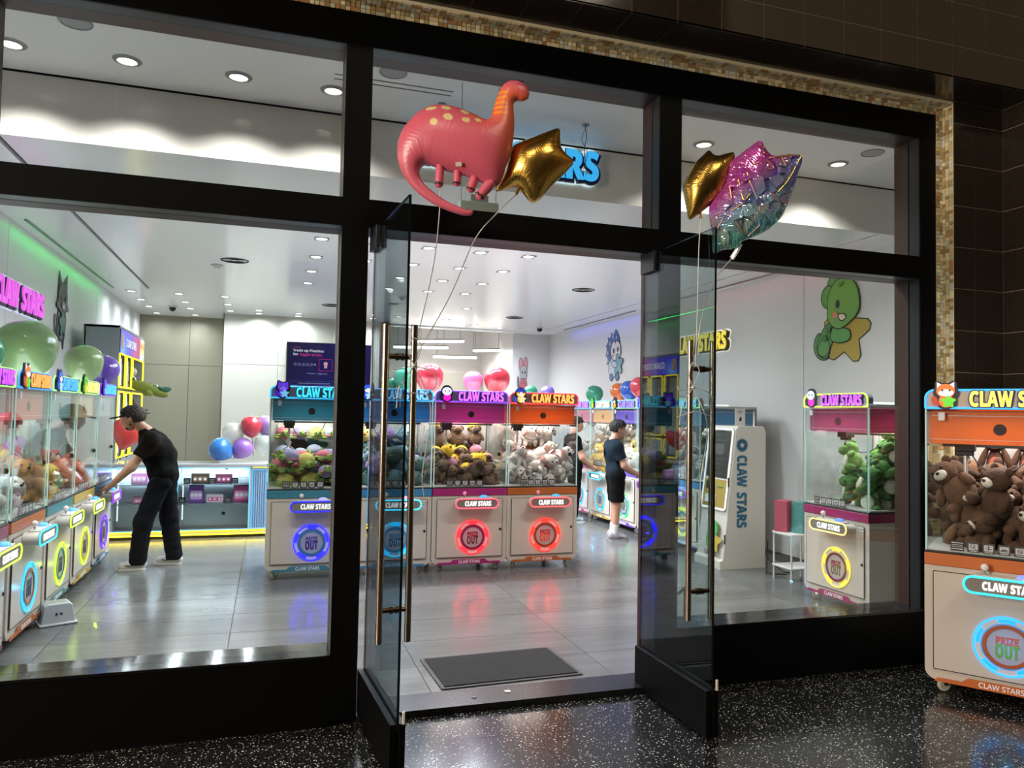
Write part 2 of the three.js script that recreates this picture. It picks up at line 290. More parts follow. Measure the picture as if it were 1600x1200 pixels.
// ---- mosaic surround, granite wall, tiled fascia ----
{
  const grt = std({ color: 0x8f7e66, roughness: 0.8 });
  const w = struct('wall_front', B(4.5, 5.2, -0.03, 5.0, -4.0022, -4.12), grt);
  const gM = [0, 1, 2].map((i) => { const t = T.granite.clone(); t.offset.set(i * 0.3, i * 0.45); t.rotation = i * PI / 2; t.needsUpdate = true; return phy({ map: t, roughness: 0.09 + 0.03 * i, specularIntensity: 1 }); });
  const pick = () => gM[Math.floor(rnd() * 3)];
  const tile = (o, w2, h, d, x, y, z) => part('granite_tile', new THREE.BoxGeometry(w2, h, d), pick(), o, [x, y, z]);
  const ys = []; for (let k = -1; k < 14; k++) ys.push(3.415 + 0.29 - k * 0.29);
  ys.forEach((y) => { const y1 = Math.min(y, 3.86), y0 = Math.max(y - 0.29, -0.03); if (y1 - y0 < 0.02) return; tile(w, 0.178, y1 - y0 - 0.004, 0.012, 4.582, (y0 + y1) / 2, -4.006); tile(w, 0.258, y1 - y0 - 0.004, 0.012, 4.803, (y0 + y1) / 2, -4.006); });
  const m = struct('wall_side', B(4.9372, 6.5, -0.03, 7, -4.12, 0), grt);
  ys.forEach((y) => { const y1 = Math.min(y, 3.86), y0 = Math.max(y - 0.29, -0.03); if (y1 - y0 < 0.02) return; for (let k = 0; k < 13; k++) tile(m, 0.012, y1 - y0 - 0.004, 0.288, 4.941, (y0 + y1) / 2, -3.856 + k * 0.29); });
  const fa = struct('wall_fascia', B(-7, 5.1, 3.8622, 7, -4.1, -3.7222), grt);
  for (let i = -6; i < 13; i++) {
    const x0 = 4.741 - (13 - 1 - i) * 0.2885 - 0.0; const xe = x0 + 0.2885;
    for (const [a, b] of [[3.86, 4.073], [4.073, 4.363], [4.363, 4.653], [4.653, 4.943]]) tile(fa, 0.2845, b - a - 0.004, 0.012, x0 - 0.0 + 0.145, (a + b) / 2, -3.726);
    tile(fa, 0.2845, 0.012, 0.29, x0 + 0.145, 3.866, -3.865);
  }
  // mosaic: a bed of mortar with small stone chips
  const bed = std({ color: 0xe4d6b0, roughness: 0.8 });
  const mo = struct('trim_mosaic', mg([B(-6, 4.5, 3.793, 3.836, -4.105, -4.125), B(4.428, 4.486, -0.03, 3.84, -4.105, -4.125), B(-6, 4.52, 3.844, 3.87, -4.012, -4.11), B(4.494, 4.52, -0.03, 3.87, -4.012, -4.11)]), bed);
  const list = [], P = 0.027, q = new THREE.Quaternion(), put = (x, y, z, sx, sy, sz) => list.push(new THREE.Matrix4().compose(V(x, y, z), q, V(sx, sy, sz)));
  const wd = () => (rnd() < 0.16 ? 2 : 1);
  const run = (n, fn) => { for (let i = 0; i < n;) { const k = Math.min(wd(), n - i); fn(i, k); i += k; } };
  for (let r = 0; r < 2; r++) run(218, (i, k) => put(4.488 - (i + k / 2) * P, 3.802 + r * 0.0235 + 0.0, -4.101, P * k - 0.004, 0.0205, 0.01));
  for (let r = 0; r < 3; r++) run(218, (i, k) => put(4.488 - (i + k / 2) * P, 3.842, -4.03 - r * 0.03, P * k - 0.004, 0.008, 0.026));
  for (let r = 0; r < 2; r++) run(142, (i, k) => put(4.442 + r * 0.0265 + 0.007, 3.83 - (i + k / 2) * P, -4.101, 0.0225, P * k - 0.004, 0.01));
  for (let r = 0; r < 3; r++) run(142, (i, k) => put(4.492, 3.83 - (i + k / 2) * P, -4.03 - r * 0.03, 0.008, P * k - 0.004, 0.026));
  const im = new THREE.InstancedMesh(new THREE.BoxGeometry(1, 1, 1), std({ color: 0xffffff, roughness: 0.3 }), list.length);
  const cols = ['#b8a678', '#c8b78c', '#d4c69c', '#a08e64', '#a87e54', '#c2c0b4', '#b6b698', '#dccea6', '#967f58'].map(C);
  list.forEach((mt, i) => { im.setMatrixAt(i, mt); im.setColorAt(i, cols[Math.floor(rnd() * cols.length)].clone().multiplyScalar(rr(0.8, 1.15))); });
  im.name = 'mosaic_tile'; im.userData.kind = 'stuff'; shadows(im); mo.add(im);
}
// ---- unseen concourse behind the viewer: facade and lamp panels for light and reflections ----
{
  const beige = std({ color: 0xc4a070, roughness: 0.7 }), dim = std({ color: 0x4a3c2a, roughness: 0.7 });
  const o = struct('wall_unseen_concourse', B(-14, 22, -0.1, 14, 9, 9.4), std({ color: 0x1e1a15, roughness: 0.8 }));  // unseen facade for the balloons and granite to reflect
  part('unseen_pier', B(17.6, 20.8, 0, 16, 8.4, 9), beige, o);  // unseen, placed to show as a beige reflection in the fascia
  part('unseen_pier', B(-4.5, -3.2, 0, 9, 8.6, 9), dim, o); part('unseen_pier', B(2.0, 3.2, 0, 9, 8.6, 9), dim, o);  // unseen too, toned down to keep their reflections faint
  for (const [x, w] of [[-3, 2.4], [3, 2.4]]) {
    const l = structGroup('trim_unseen_lamp_panel'); l.position.set(x, 7.6, 1.6);  // out of view overhead, placed to light the storefront
    part('housing', rb(w + 0.1, 0.12, 1.1, 0.02, 0, 0.07, 0), M.dark, l);
    part('diffuser', rb(w, 0.02, 1.0, 0.005), std({ color: 0xffffff, emissive: C(0xffdcae), emissiveIntensity: 1.2 }), l);
    const a = new THREE.RectAreaLight(0xffeed6, CONCOURSE, w, 1.0); a.position.set(0, -0.04, 0); a.rotation.x = -PI / 2; l.add(a);
  }
  {  // lit front out of view on the left, placed to light balloons and mosaic
    const l = structGroup('wall_unseen_neighbour'); l.position.set(-7.5, 2.7, -0.6); l.rotation.y = PI / 2 + 0.35;
    part('surround', mg([bx(3.0, 5.6, 0.2, 0, 0, -0.12)]), M.dark, l); part('unseen_lit_panel', bx(2.6, 3.4, 0.02, 0, 0.5, -0.01), std({ color: 0xffffff, emissive: C(0xffe2bd), emissiveIntensity: 1.5 }), l);
    const r = new THREE.RectAreaLight(0xfff0de, SIDE_LAMP, 2.6, 3.4); r.position.set(0, 0.5, 0.02); r.rotation.y = PI; l.add(r);
  }
  for (const x of [-9, -1, 7.5]) { const w = part('unseen_lit_window', bx(4.2, 2.6, 0.05, x, 1.9, 8.99), std({ color: 0x241f18, emissive: C(0xffd9a0), emissiveIntensity: 0.05 }), o); void w; }  // unseen glowing panes, there for reflections only
  const s = new THREE.SpotLight(0xffc98a, 1500, 0, 0.2, 0.5); s.position.set(17, 6, 0.5); s.target.position.set(19, 12, 8.4); s.castShadow = true; scene.add(s, s.target);  // unseen spot that lights the far beige face for its reflection
}
// ================= CEILING FITTINGS =================
{
  // square trims with a round lens, each with its own lamp
  const W = 0.15, fr = new THREE.Shape(); fr.moveTo(-W / 2, -W / 2); fr.lineTo(W / 2, -W / 2); fr.lineTo(W / 2, W / 2); fr.lineTo(-W / 2, W / 2); fr.closePath(); fr.holes.push(new THREE.Path().absarc(0, 0, 0.058, 0, 2 * PI, true));
  const trimG = ext(fr, 0.004).rotateX(PI / 2), lensG = cyl(0.058, 0.058, 0.002, 24, 0, -0.001, 0), proto = { sq: null, rd: null };
  const addLamp = (o, I, col, ang = 1.46) => { const s = new THREE.SpotLight(col, I, 0, ang, 0.75); s.position.set(0, -0.02, 0); s.target.position.set(0, -1, 0); s.castShadow = true; s.shadow.radius = 2; o.add(s, s.target); };
  const square = (x, z, label, I = DOWN) => {
    const o = thing('ceiling_downlight', label, 'light', [x, HC, z], 0, 'square downlights in the low ceiling');
    part('square_trim', trimG, M.trim, o); part('lens', lensG, M.lampGlow, o, [0, -0.0015, 0]); addLamp(o, I, 0xf0f6ff);
  };
  const cx = [0.47, 1.035, 1.6, 2.18, 2.74], cz = [-8.0, -8.97, -9.93, -10.88], nth = ['first', 'second', 'third', 'fourth', 'fifth'];
  cx.forEach((x, i) => cz.forEach((z, j) => square(x, z, `square downlight in the central grid, ${nth[i]} column from the left, ${nth[j]} row back`)));
  [-2.06, -1.385, -0.715].forEach((x, i) => [-12.75, -13.69, -14.55, -15.52].forEach((z, j) => { if (i === 2 && j === 3) return; square(x, z, `square downlight in the rear left corner, ${nth[i]} from the left wall, ${nth[j]} row back`, DOWN * (i ? 0.5 : 0.28)); }));
  [[-0.22, -14.27], [-0.22, -14.74], [0.48, -14.4], [0.48, -14.8]].forEach(([x, z], i) => square(x, z, `square recessed downlight above the wall screen, ${['left front', 'left rear', 'right front', 'right rear'][i]} of four`, DOWN * 0.5));
  [[1.844, -14.5], [2.26, -14.0], [3.15, -12.4], [3.18, -14.1], [3.88, -14.65], [4.52, -14.95]].forEach(([x, z], i) => square(x, z, `square recessed downlight near the rear opening, ${nth[i] ?? 'sixth'} from the left`));
  // round ones in the high ceiling of the window bay
  const ringG = new THREE.LatheGeometry([[0.06, -0.012], [0.064, -0.002], [0.082, -0.006], [0.088, 0]].map((p) => new THREE.Vector2(...p)), 32);
  [[-1.575, 'over the left window, nearest the left wall'], [-0.93, 'over the left window, second from the left wall'], [-0.257, 'over the left window, third from the left wall'], [0.36, 'beside the left mullion, half cut by it'], [3.3, 'over the right window, left of the iridescent star'], [3.8, 'behind the top of the iridescent star balloon'], [4.63, 'over the right window, right of the iridescent star']].forEach(([x, t]) => {
    const o = thing('ceiling_downlight', 'round downlight in the high bay ceiling ' + t, 'light', [x, HU, -5.29], 0, 'round downlights in the bay ceiling');
    part('ring_trim', ringG, M.trim, o); part('lens', cyl(0.06, 0.06, 0.003, 28, 0, -0.004, 0), M.lampGlow, o); addLamp(o, DOWN_UP, 0xfdf8f4, 1.12);
  });
  // round loudspeakers and black air diffusers
  const spk = (x, y, z, t) => { const o = thing('ceiling_speaker', 'white round flush ceiling loudspeaker ' + t, 'speaker', [x, y, z], 0, 'ceiling loudspeakers'); part('rim', new THREE.TorusGeometry(0.085, 0.008, 8, 32).rotateX(PI / 2), M.trim, o); part('grille', cyl(0.08, 0.08, 0.006, 28), paint('#a3a3a4', 0.8), o); };
  spk(-1.13, HU, -4.86, 'at the upper left of the left transom'); spk(0.71, HU, -4.87, 'above the dinosaur balloon'); spk(4.7, HU, -4.97, 'at the right end of the right transom'); spk(1.9, HC, -12.4, 'above the left door handles');
  const dif = (x, z, t) => { const o = thing('air_diffuser', 'black round ceiling air diffuser ' + t, 'vent', [x, HC, z], 0, 'black ceiling diffusers'); part('rim', new THREE.TorusGeometry(0.155, 0.008, 8, 36).rotateX(PI / 2), M.dark, o); part('louvres', mg([0.13, 0.1, 0.07, 0.04].map((r) => new THREE.CylinderGeometry(r, r + 0.015, 0.012, 28, 1, true)).concat([cyl(0.15, 0.15, 0.003, 28, 0, 0.006, 0)])), paint('#0b0b0b', 0.7), o); };
  dif(-0.44, -9.58, 'on the left, seen through the left window'); dif(0.957, -13.0, 'beside the left mullion, far back'); dif(4.2, -9.83, 'on the right, the nearer of two beside the slot'); dif(4.26, -13.17, 'on the right, the farther of two beside the slot');
  const dome = (x, z, t) => { const o = thing('security_camera', 'small white dome security camera with black eye ' + t, 'camera', [x, HC, z], 0, 'dome cameras'); part('mount', cyl(0.075, 0.08, 0.03, 20, 0, -0.015, 0), M.whiteP, o); part('eyeball', el(0.055, 0.05, 0.055, 0, -0.05, 0), M.dark, o); };
  dome(-1.65, -14.3, 'over the rear left corner'); dome(5.2, -14.4, 'at the far right by the slot');
  const smoke = (x, z, t) => { const o = thing('smoke_detector', 'white round smoke detector with a bulging cap ' + t, 'detector', [x, HC, z], 0, 'smoke detectors'); part('plate', cyl(0.07, 0.075, 0.02, 24, 0, -0.01, 0), M.whiteP, o); part('cap', cyl(0.05, 0.03, 0.035, 20, 0, -0.035, 0), M.whiteP, o); };
  smoke(-0.66, -9.95, 'left of the black diffuser'); smoke(1.93, -11.6, 'in front of the rear opening');
  // hanging tubes in the taller bay
  const tubeLamp = (x0, z0, x1, z1, y, t) => {
    const cxx = (x0 + x1) / 2, cz2 = (z0 + z1) / 2, L = Math.hypot(x1 - x0, z1 - z0), o = thing('tube_light', 'hanging white linear tube light ' + t, 'light', [cxx, y, cz2], -Math.atan2(z1 - z0, x1 - x0), 'hanging tube lights');
    part('tube', rb(L, 0.05, 0.06, 0.02), std({ color: 0xffffff, emissive: C(0xfff8ee), emissiveIntensity: 8 }), o); part('channel', rb(L, 0.03, 0.05, 0.01, 0, 0.04, 0), M.trim, o);
    for (const s of [-1, 1]) part('hanger', rod([s * L * 0.42, 0.05, 0], [s * L * 0.42, 3.95 - y, 0], 0.006), M.trim, o);
    const a = new THREE.RectAreaLight(0xfff6ea, 80, L, 0.06); a.position.set(0, -0.035, 0); a.rotation.x = -PI / 2; o.add(a);
  };
  tubeLamp(3.1, -16.6, 4.05, -16.1, 3.2, 'uppermost, running away to the left'); tubeLamp(2.7, -17.4, 3.9, -17.0, 3.12, 'second, low at the left'); tubeLamp(4.5, -17.0, 5.05, -16.6, 3.08, 'at the right end'); tubeLamp(3.7, -17.7, 4.7, -17.4, 2.95, 'lowest of the group'); tubeLamp(2.4, -17.9, 3.1, -17.7, 2.95, 'shortest, at the far left');
  // unseen strip lights, placed to throw coloured glow on the side walls
  const wash = (x, z0, z1, hex, I, t) => {
    const L = Math.abs(z1 - z0), o = thing('unseen_strip_light', t, 'light', [x, HC, (z0 + z1) / 2], PI / 2);
    part('channel', rb(L, 0.014, 0.03, 0.003, 0, -0.006, 0), M.trim, o); part('diffuser', bx(L, 0.004, 0.007, 0, -0.014, 0), glow(hex, 0.15), o);
    const a = new THREE.RectAreaLight(C(hex), I * 1.2, L, 0.007); a.position.set(0, -0.02, 0); a.rotation.x = -PI / 2; o.add(a);
  };
  wash(XL + 0.13, -12.5, -8.25, '#1fff6a', 36, 'unseen green strip light along the top of the left wall'); wash(XR - 0.13, -14.6, -11.4, '#2a50ff', 34, 'unseen blue strip light along the top of the right wall, farther back'); wash(XR - 0.13, -10.3, -6.4, '#ff5070', 13, 'unseen pink strip light along the top of the right wall, nearer the window');
  // hooks and loose wires hanging in the window bay
  const wire = (x, l, t) => { const o = thing('hanging_wire', t, 'wire', [x, HU, -5.25]); part('ceiling_hook', mg([cyl(0.03, 0.03, 0.006, 16, 0, -0.003, 0), cyl(0.008, 0.004, 0.03, 8, 0, -0.02, 0)]), M.trim, o); part('cord', mg([tube([[0, -0.02, 0], [0.01, -0.1, 0], [-0.01, -0.2, 0.01], [0.015, -l, 0]], 0.003, 20, 5), tube([[0, -0.03, 0], [-0.03, -0.12, 0], [0.02, -0.22, 0], [-0.02, -l * 0.95, 0]], 0.002, 20, 5)]), paint('#4a4a4c', 0.6), o); };
  wire(1.12, 0.24, 'thin grey wire hanging from a ceiling hook above the dinosaur balloon'); wire(2.24, 0.38, 'tangled thin wire hanging from a ceiling hook above the gold star');
  // emergency fitting under the transom
  const e = thing('emergency_light', 'pale box-shaped emergency fitting behind the dinosaur balloon tail', 'light', [1.3, 3.0, -4.85]);
  part('hanging_wires', mg([rod([-0.12, 0.03, 0], [-0.13, 0.84, 0], 0.0025), rod([0.12, 0.03, 0], [0.13, 0.84, 0], 0.0025), bx(0.12, 0.05, 0.05, 0, 0.055, 0)]), paint('#8d9390', 0.5), e); part('case', rb(0.27, 0.075, 0.06, 0.012), paint('#a9b2ae', 0.4), e); part('lens', rb(0.27, 0.03, 0.065, 0.01, 0, -0.055, 0), paint('#c3ccc8', 0.3), e);
}
// ================= WALL SIGNS AND DECALS =================
function wallSign(p, ry, w, h, face, edge, halo, label) {
  const o = thing('wall_sign', label, 'sign', p, ry), fat = h * 0.05;
  const mk = (d, f, wd) => { const a = lettering('CLAW', h, d, f), b = lettering('STARS', h, d, f); const A = w * 0.43, Bw = w * 0.5; a.computeBoundingBox(); b.computeBoundingBox(); const s1 = (A + 2 * (f - fat)) / (a.boundingBox.max.x - a.boundingBox.min.x), s2 = (Bw + 2 * (f - fat)) / (b.boundingBox.max.x - b.boundingBox.min.x); a.scale(s1, 1, 1).translate(-w / 2 + A / 2, 0, 0); b.scale(s2, 1, 1).translate(w / 2 - Bw / 2, 0, 0); return [a, b]; };
  for (const g of mk(0.006, fat + h * 0.2)) part('halo_board', g.translate(0, 0, 0.004), glow(halo, 0.9), o);
  for (const g of mk(0.03, fat + h * 0.1)) part('word_backing', g.translate(0.012, -0.008, 0.014), paint(edge, 0.4), o);
  for (const g of mk(0.012, fat)) part('word', g.translate(0, 0, 0.05), glow(face, 1.0), o);
}
wallSign([XL + 0.005, 2.675, -8.5], PI / 2, 1.5, 0.165, '#f65ff0', '#3b2a4a', '#dfe0ff', 'pink glowing shop sign with white halo on the left wall');
wallSign([XR - 0.005, 2.69, -9.53], -PI / 2, 1.38, 0.165, '#ffe04a', '#4a3a20', '#fff6e6', 'yellow glowing shop sign with white halo on the right wall');
wallSign([1.77, 3.665, ZB + 0.005], 0, 1.52, 0.165, '#3fb9ff', '#1c2a5a', '#dff2ff', 'blue glowing shop sign on the bulkhead behind the star balloon');
// flat cut-out animals: every layer a plate with a dark rim
const smooth = (pts, n = 6) => new THREE.CatmullRomCurve3(pts.map((p) => V(p[0], p[1], 0)), true, 'centripetal').getPoints(pts.length * n).map((p) => [p.x, p.y]);
const ell = (cx, cy, rx, ry, rot = 0, n = 28) => Array.from({ length: n }, (_, i) => { const a = i / n * 2 * PI, x = rx * Math.cos(a), y = ry * Math.sin(a); return [cx + x * Math.cos(rot) - y * Math.sin(rot), cy + x * Math.sin(rot) + y * Math.cos(rot)]; });
const starPts = (cx, cy, R, rot = 0, k = 0.56) => { const p = []; for (let i = 0; i < 5; i++) { const a = PI / 2 + rot + i * 2 * PI / 5, t = 0.17; for (const s of [-t, 0, t]) p.push([cx + R * (s ? 0.93 : 1) * Math.cos(a + s), cy + R * (s ? 0.93 : 1) * Math.sin(a + s)]); p.push([cx + R * k * Math.cos(a + PI / 5), cy + R * k * Math.sin(a + PI / 5)]); } return p; };
function grow(pts, w) { const n = pts.length; let A = 0; for (let i = 0; i < n; i++) { const a = pts[i], b = pts[(i + 1) % n]; A += a[0] * b[1] - b[0] * a[1]; } const s = Math.sign(A) || 1; return pts.map((p, i) => { const a = pts[(i + n - 1) % n], b = pts[(i + 1) % n], dx = b[0] - a[0], dy = b[1] - a[1], l = Math.hypot(dx, dy) || 1; return [p[0] + s * dy / l * w, p[1] - s * dx / l * w]; }); }
function cutout(o, layers, scale, rim, rimHex = '#20241c', lit = 0) {
  let z = 0;
  for (const [name, pts, hex, noRim] of layers) {
    const P = pts.map((p) => [p[0] * scale, p[1] * scale]), mat = lit ? glow(hex, lit) : paint(hex, 0.5);
    if (!noRim) { const e = part(name + '_rim', ext(S(grow(P, rim)), 0.003), paint(rimHex, 0.6), o, [0, 0, z]); void e; }
    part(name, ext(S(P), 0.003), mat, o, [0, 0, z + (noRim ? 0.0015 : 0.001)]); z += 0.0022;
  }
}
const DECAL = {
  dinosaur: [['tail', smooth([[-.42, -.12], [-.5, -.2], [-.52, -.34], [-.44, -.47], [-.3, -.51], [-.22, -.47], [-.3, -.3]]), '#5f9450'], ['star', starPts(.12, -.16, .46, -.12), '#b79f3f'], ['crest', ell(-.1, .58, .13, .12), '#66a04e'], ['crest', ell(-.22, .4, .14, .16), '#66a04e'],
    ['body', smooth([[-.12, .02], [-.26, -.02], [-.38, -.16], [-.44, -.3], [-.4, -.44], [-.24, -.48], [-.18, -.34], [-.1, -.2], [0, -.12], [.02, -.02]]), '#5f9e52'], ['leg', smooth([[-.38, -.26], [-.26, -.2], [-.2, -.3], [-.22, -.42], [-.34, -.46], [-.42, -.38]]), '#679f57'], ['arm', smooth([[-.1, -.04], [.06, -.08], [.2, -.14], [.2, -.24], [.1, -.28], [-.06, -.27], [-.16, -.22]]), '#62a454'],
    ['head', smooth([[-.22, .2], [-.2, .42], [-.06, .6], [.16, .62], [.32, .5], [.38, .3], [.36, .12], [.18, -.02], [0, -.08], [-.14, -.02], [-.22, .1]]), '#76a94a'], ['jaw', smooth([[-.02, .12], [.18, .1], [.36, .2], [.34, .1], [.18, 0], [0, -.06], [-.12, 0], [-.14, .08]]), '#72a653', 1], ['eye', ell(-.02, .27, .035, .06), '#1d2320', 1], ['cheek', ell(-.07, .12, .055, .05), '#d98a72', 1], ['mouth', smooth([[.02, .11], [.12, .1], [.14, .06], [.08, .03], [.03, .05]]), '#f0dccb'], ['spot', ell(-.2, -.08, .05, .05), '#4c7f45', 1], ['spot', ell(-.28, -.2, .06, .05, .4), '#4c7f45', 1], ['spot', ell(.05, .55, .05, .03, .3), '#5d8f42', 1]],
  hedgehog: [['quills', [[.02, .62], [.12, .55], [.2, .4], [.24, .2], [.2, -.1], [0, -.3], [-.2, -.48], [-.26, -.3], [-.3, -.38], [-.32, -.16], [-.4, -.2], [-.38, .02], [-.46, .02], [-.4, .2], [-.46, .26], [-.34, .36], [-.38, .46], [-.24, .44], [-.2, .56], [-.08, .5]], '#4f6c9a'], ['body', ell(-.1, -.28, .22, .22), '#c9d3dd'], ['foot', ell(-.16, -.5, .08, .08), '#5c79a8'], ['foot', ell(.12, -.5, .08, .08), '#5c79a8'], ['face', smooth([[-.12, .3], [0, .34], [.04, .28], [.1, .34], [.24, .26], [.28, .06], [.18, -.08], [0, -.1], [-.14, -.02], [-.18, .12]]), '#e3dfe0'], ['star', starPts(.16, -.22, .26, .1), '#6f9fb0'], ['arm', ell(0, -.2, .13, .07, -.3), '#b9c6d6'], ['eye', ell(-.03, .12, .035, .06), '#252a36', 1], ['eye', ell(.17, .14, .035, .06), '#252a36', 1], ['cheek', ell(-.07, .01, .04, .03), '#c98f92', 1], ['fleck', ell(-.2, .3, .03, .05, .4), '#aebfd8', 1], ['fleck', ell(-.3, .08, .03, .05, .4), '#aebfd8', 1], ['fleck', ell(-.04, .46, .03, .05), '#aebfd8', 1], ['fleck', ell(.12, .42, .025, .05), '#aebfd8', 1], ['fleck', ell(-.28, -.1, .025, .05, .4), '#aebfd8', 1]],
  cat: [['tail', smooth([[-.22, -.48], [-.34, -.46], [-.4, -.3], [-.42, -.12], [-.36, -.1], [-.34, -.28], [-.26, -.36]]), '#4a444e'], ['body', smooth([[-.2, 0], [.22, 0], [.26, -.3], [.2, -.46], [.16, -.6], [.08, -.48], [-.08, -.48], [-.14, -.6], [-.22, -.44], [-.26, -.26]]), '#4c4650'], ['belly', ell(0, -.3, .13, .17), '#8b868f'], ['ear', [[-.26, .3], [-.24, .62], [-.06, .44]], '#4c4650'], ['ear', [[.26, .3], [.24, .62], [.06, .44]], '#4c4650'], ['head', smooth([[-.26, .3], [-.1, .44], [.1, .44], [.26, .3], [.28, .14], [.36, .06], [.2, .02], [0, -.06], [-.2, .02], [-.36, .06], [-.28, .14]]), '#524b55'], ['star', starPts(.03, -.2, .22, .1), '#4f7d70'], ['eye', ell(-.13, .2, .03, .05), '#1f1c22', 1], ['eye', ell(.12, .2, .03, .05), '#1f1c22', 1], ['muzzle', ell(0, .09, .09, .06), '#c9c2c8', 1], ['nose', ell(0, .12, .025, .018), '#2a2328', 1]],
  mouse: [['tail', smooth([[-.2, -.3], [-.36, -.2], [-.38, .1], [-.32, .1], [-.3, -.16], [-.18, -.22]]), '#6a6a72'], ['ear', ell(-.16, .44, .14, .2, .2), '#c98f9a'], ['ear', ell(.14, .46, .14, .2, -.2), '#c98f9a'], ['head', ell(0, .22, .24, .22), '#a5a7ab'], ['body', smooth([[-.2, .02], [.2, .02], [.26, -.3], [.2, -.6], [-.2, -.6], [-.26, -.3]]), '#b0707f'], ['star', starPts(.03, -.16, .2), '#b8606c'], ['eye', ell(-.08, .24, .03, .04), '#26262a', 1], ['eye', ell(.1, .24, .03, .04), '#26262a', 1]],
};
function decal(kind, p, ry, H, sx, label) { const o = thing('wall_decal', label, 'decal', p, ry); cutout(o, DECAL[kind], H / 1.2, 0.012); o.scale.x = sx; return o; }
decal('dinosaur', [XR - 0.002, 2.69, -6.76], -PI / 2, 0.92, 1.02, 'green cartoon dinosaur decal hugging a yellow star on the right wall');
decal('hedgehog', [XR - 0.002, 2.71, -12.42], -PI / 2, 0.92, 1.1, 'blue cartoon hedgehog decal holding a pale star on the right wall');
decal('cat', [XL + 0.002, 2.75, -10.22], PI / 2, 0.88, 1.0, 'dark grey cartoon cat decal with a green star on the left wall');
decal('mouse', [5.35, 2.36, -15.84], 0, 0.95, 0.42, 'slim grey and pink cartoon mouse decal beside the rear opening');
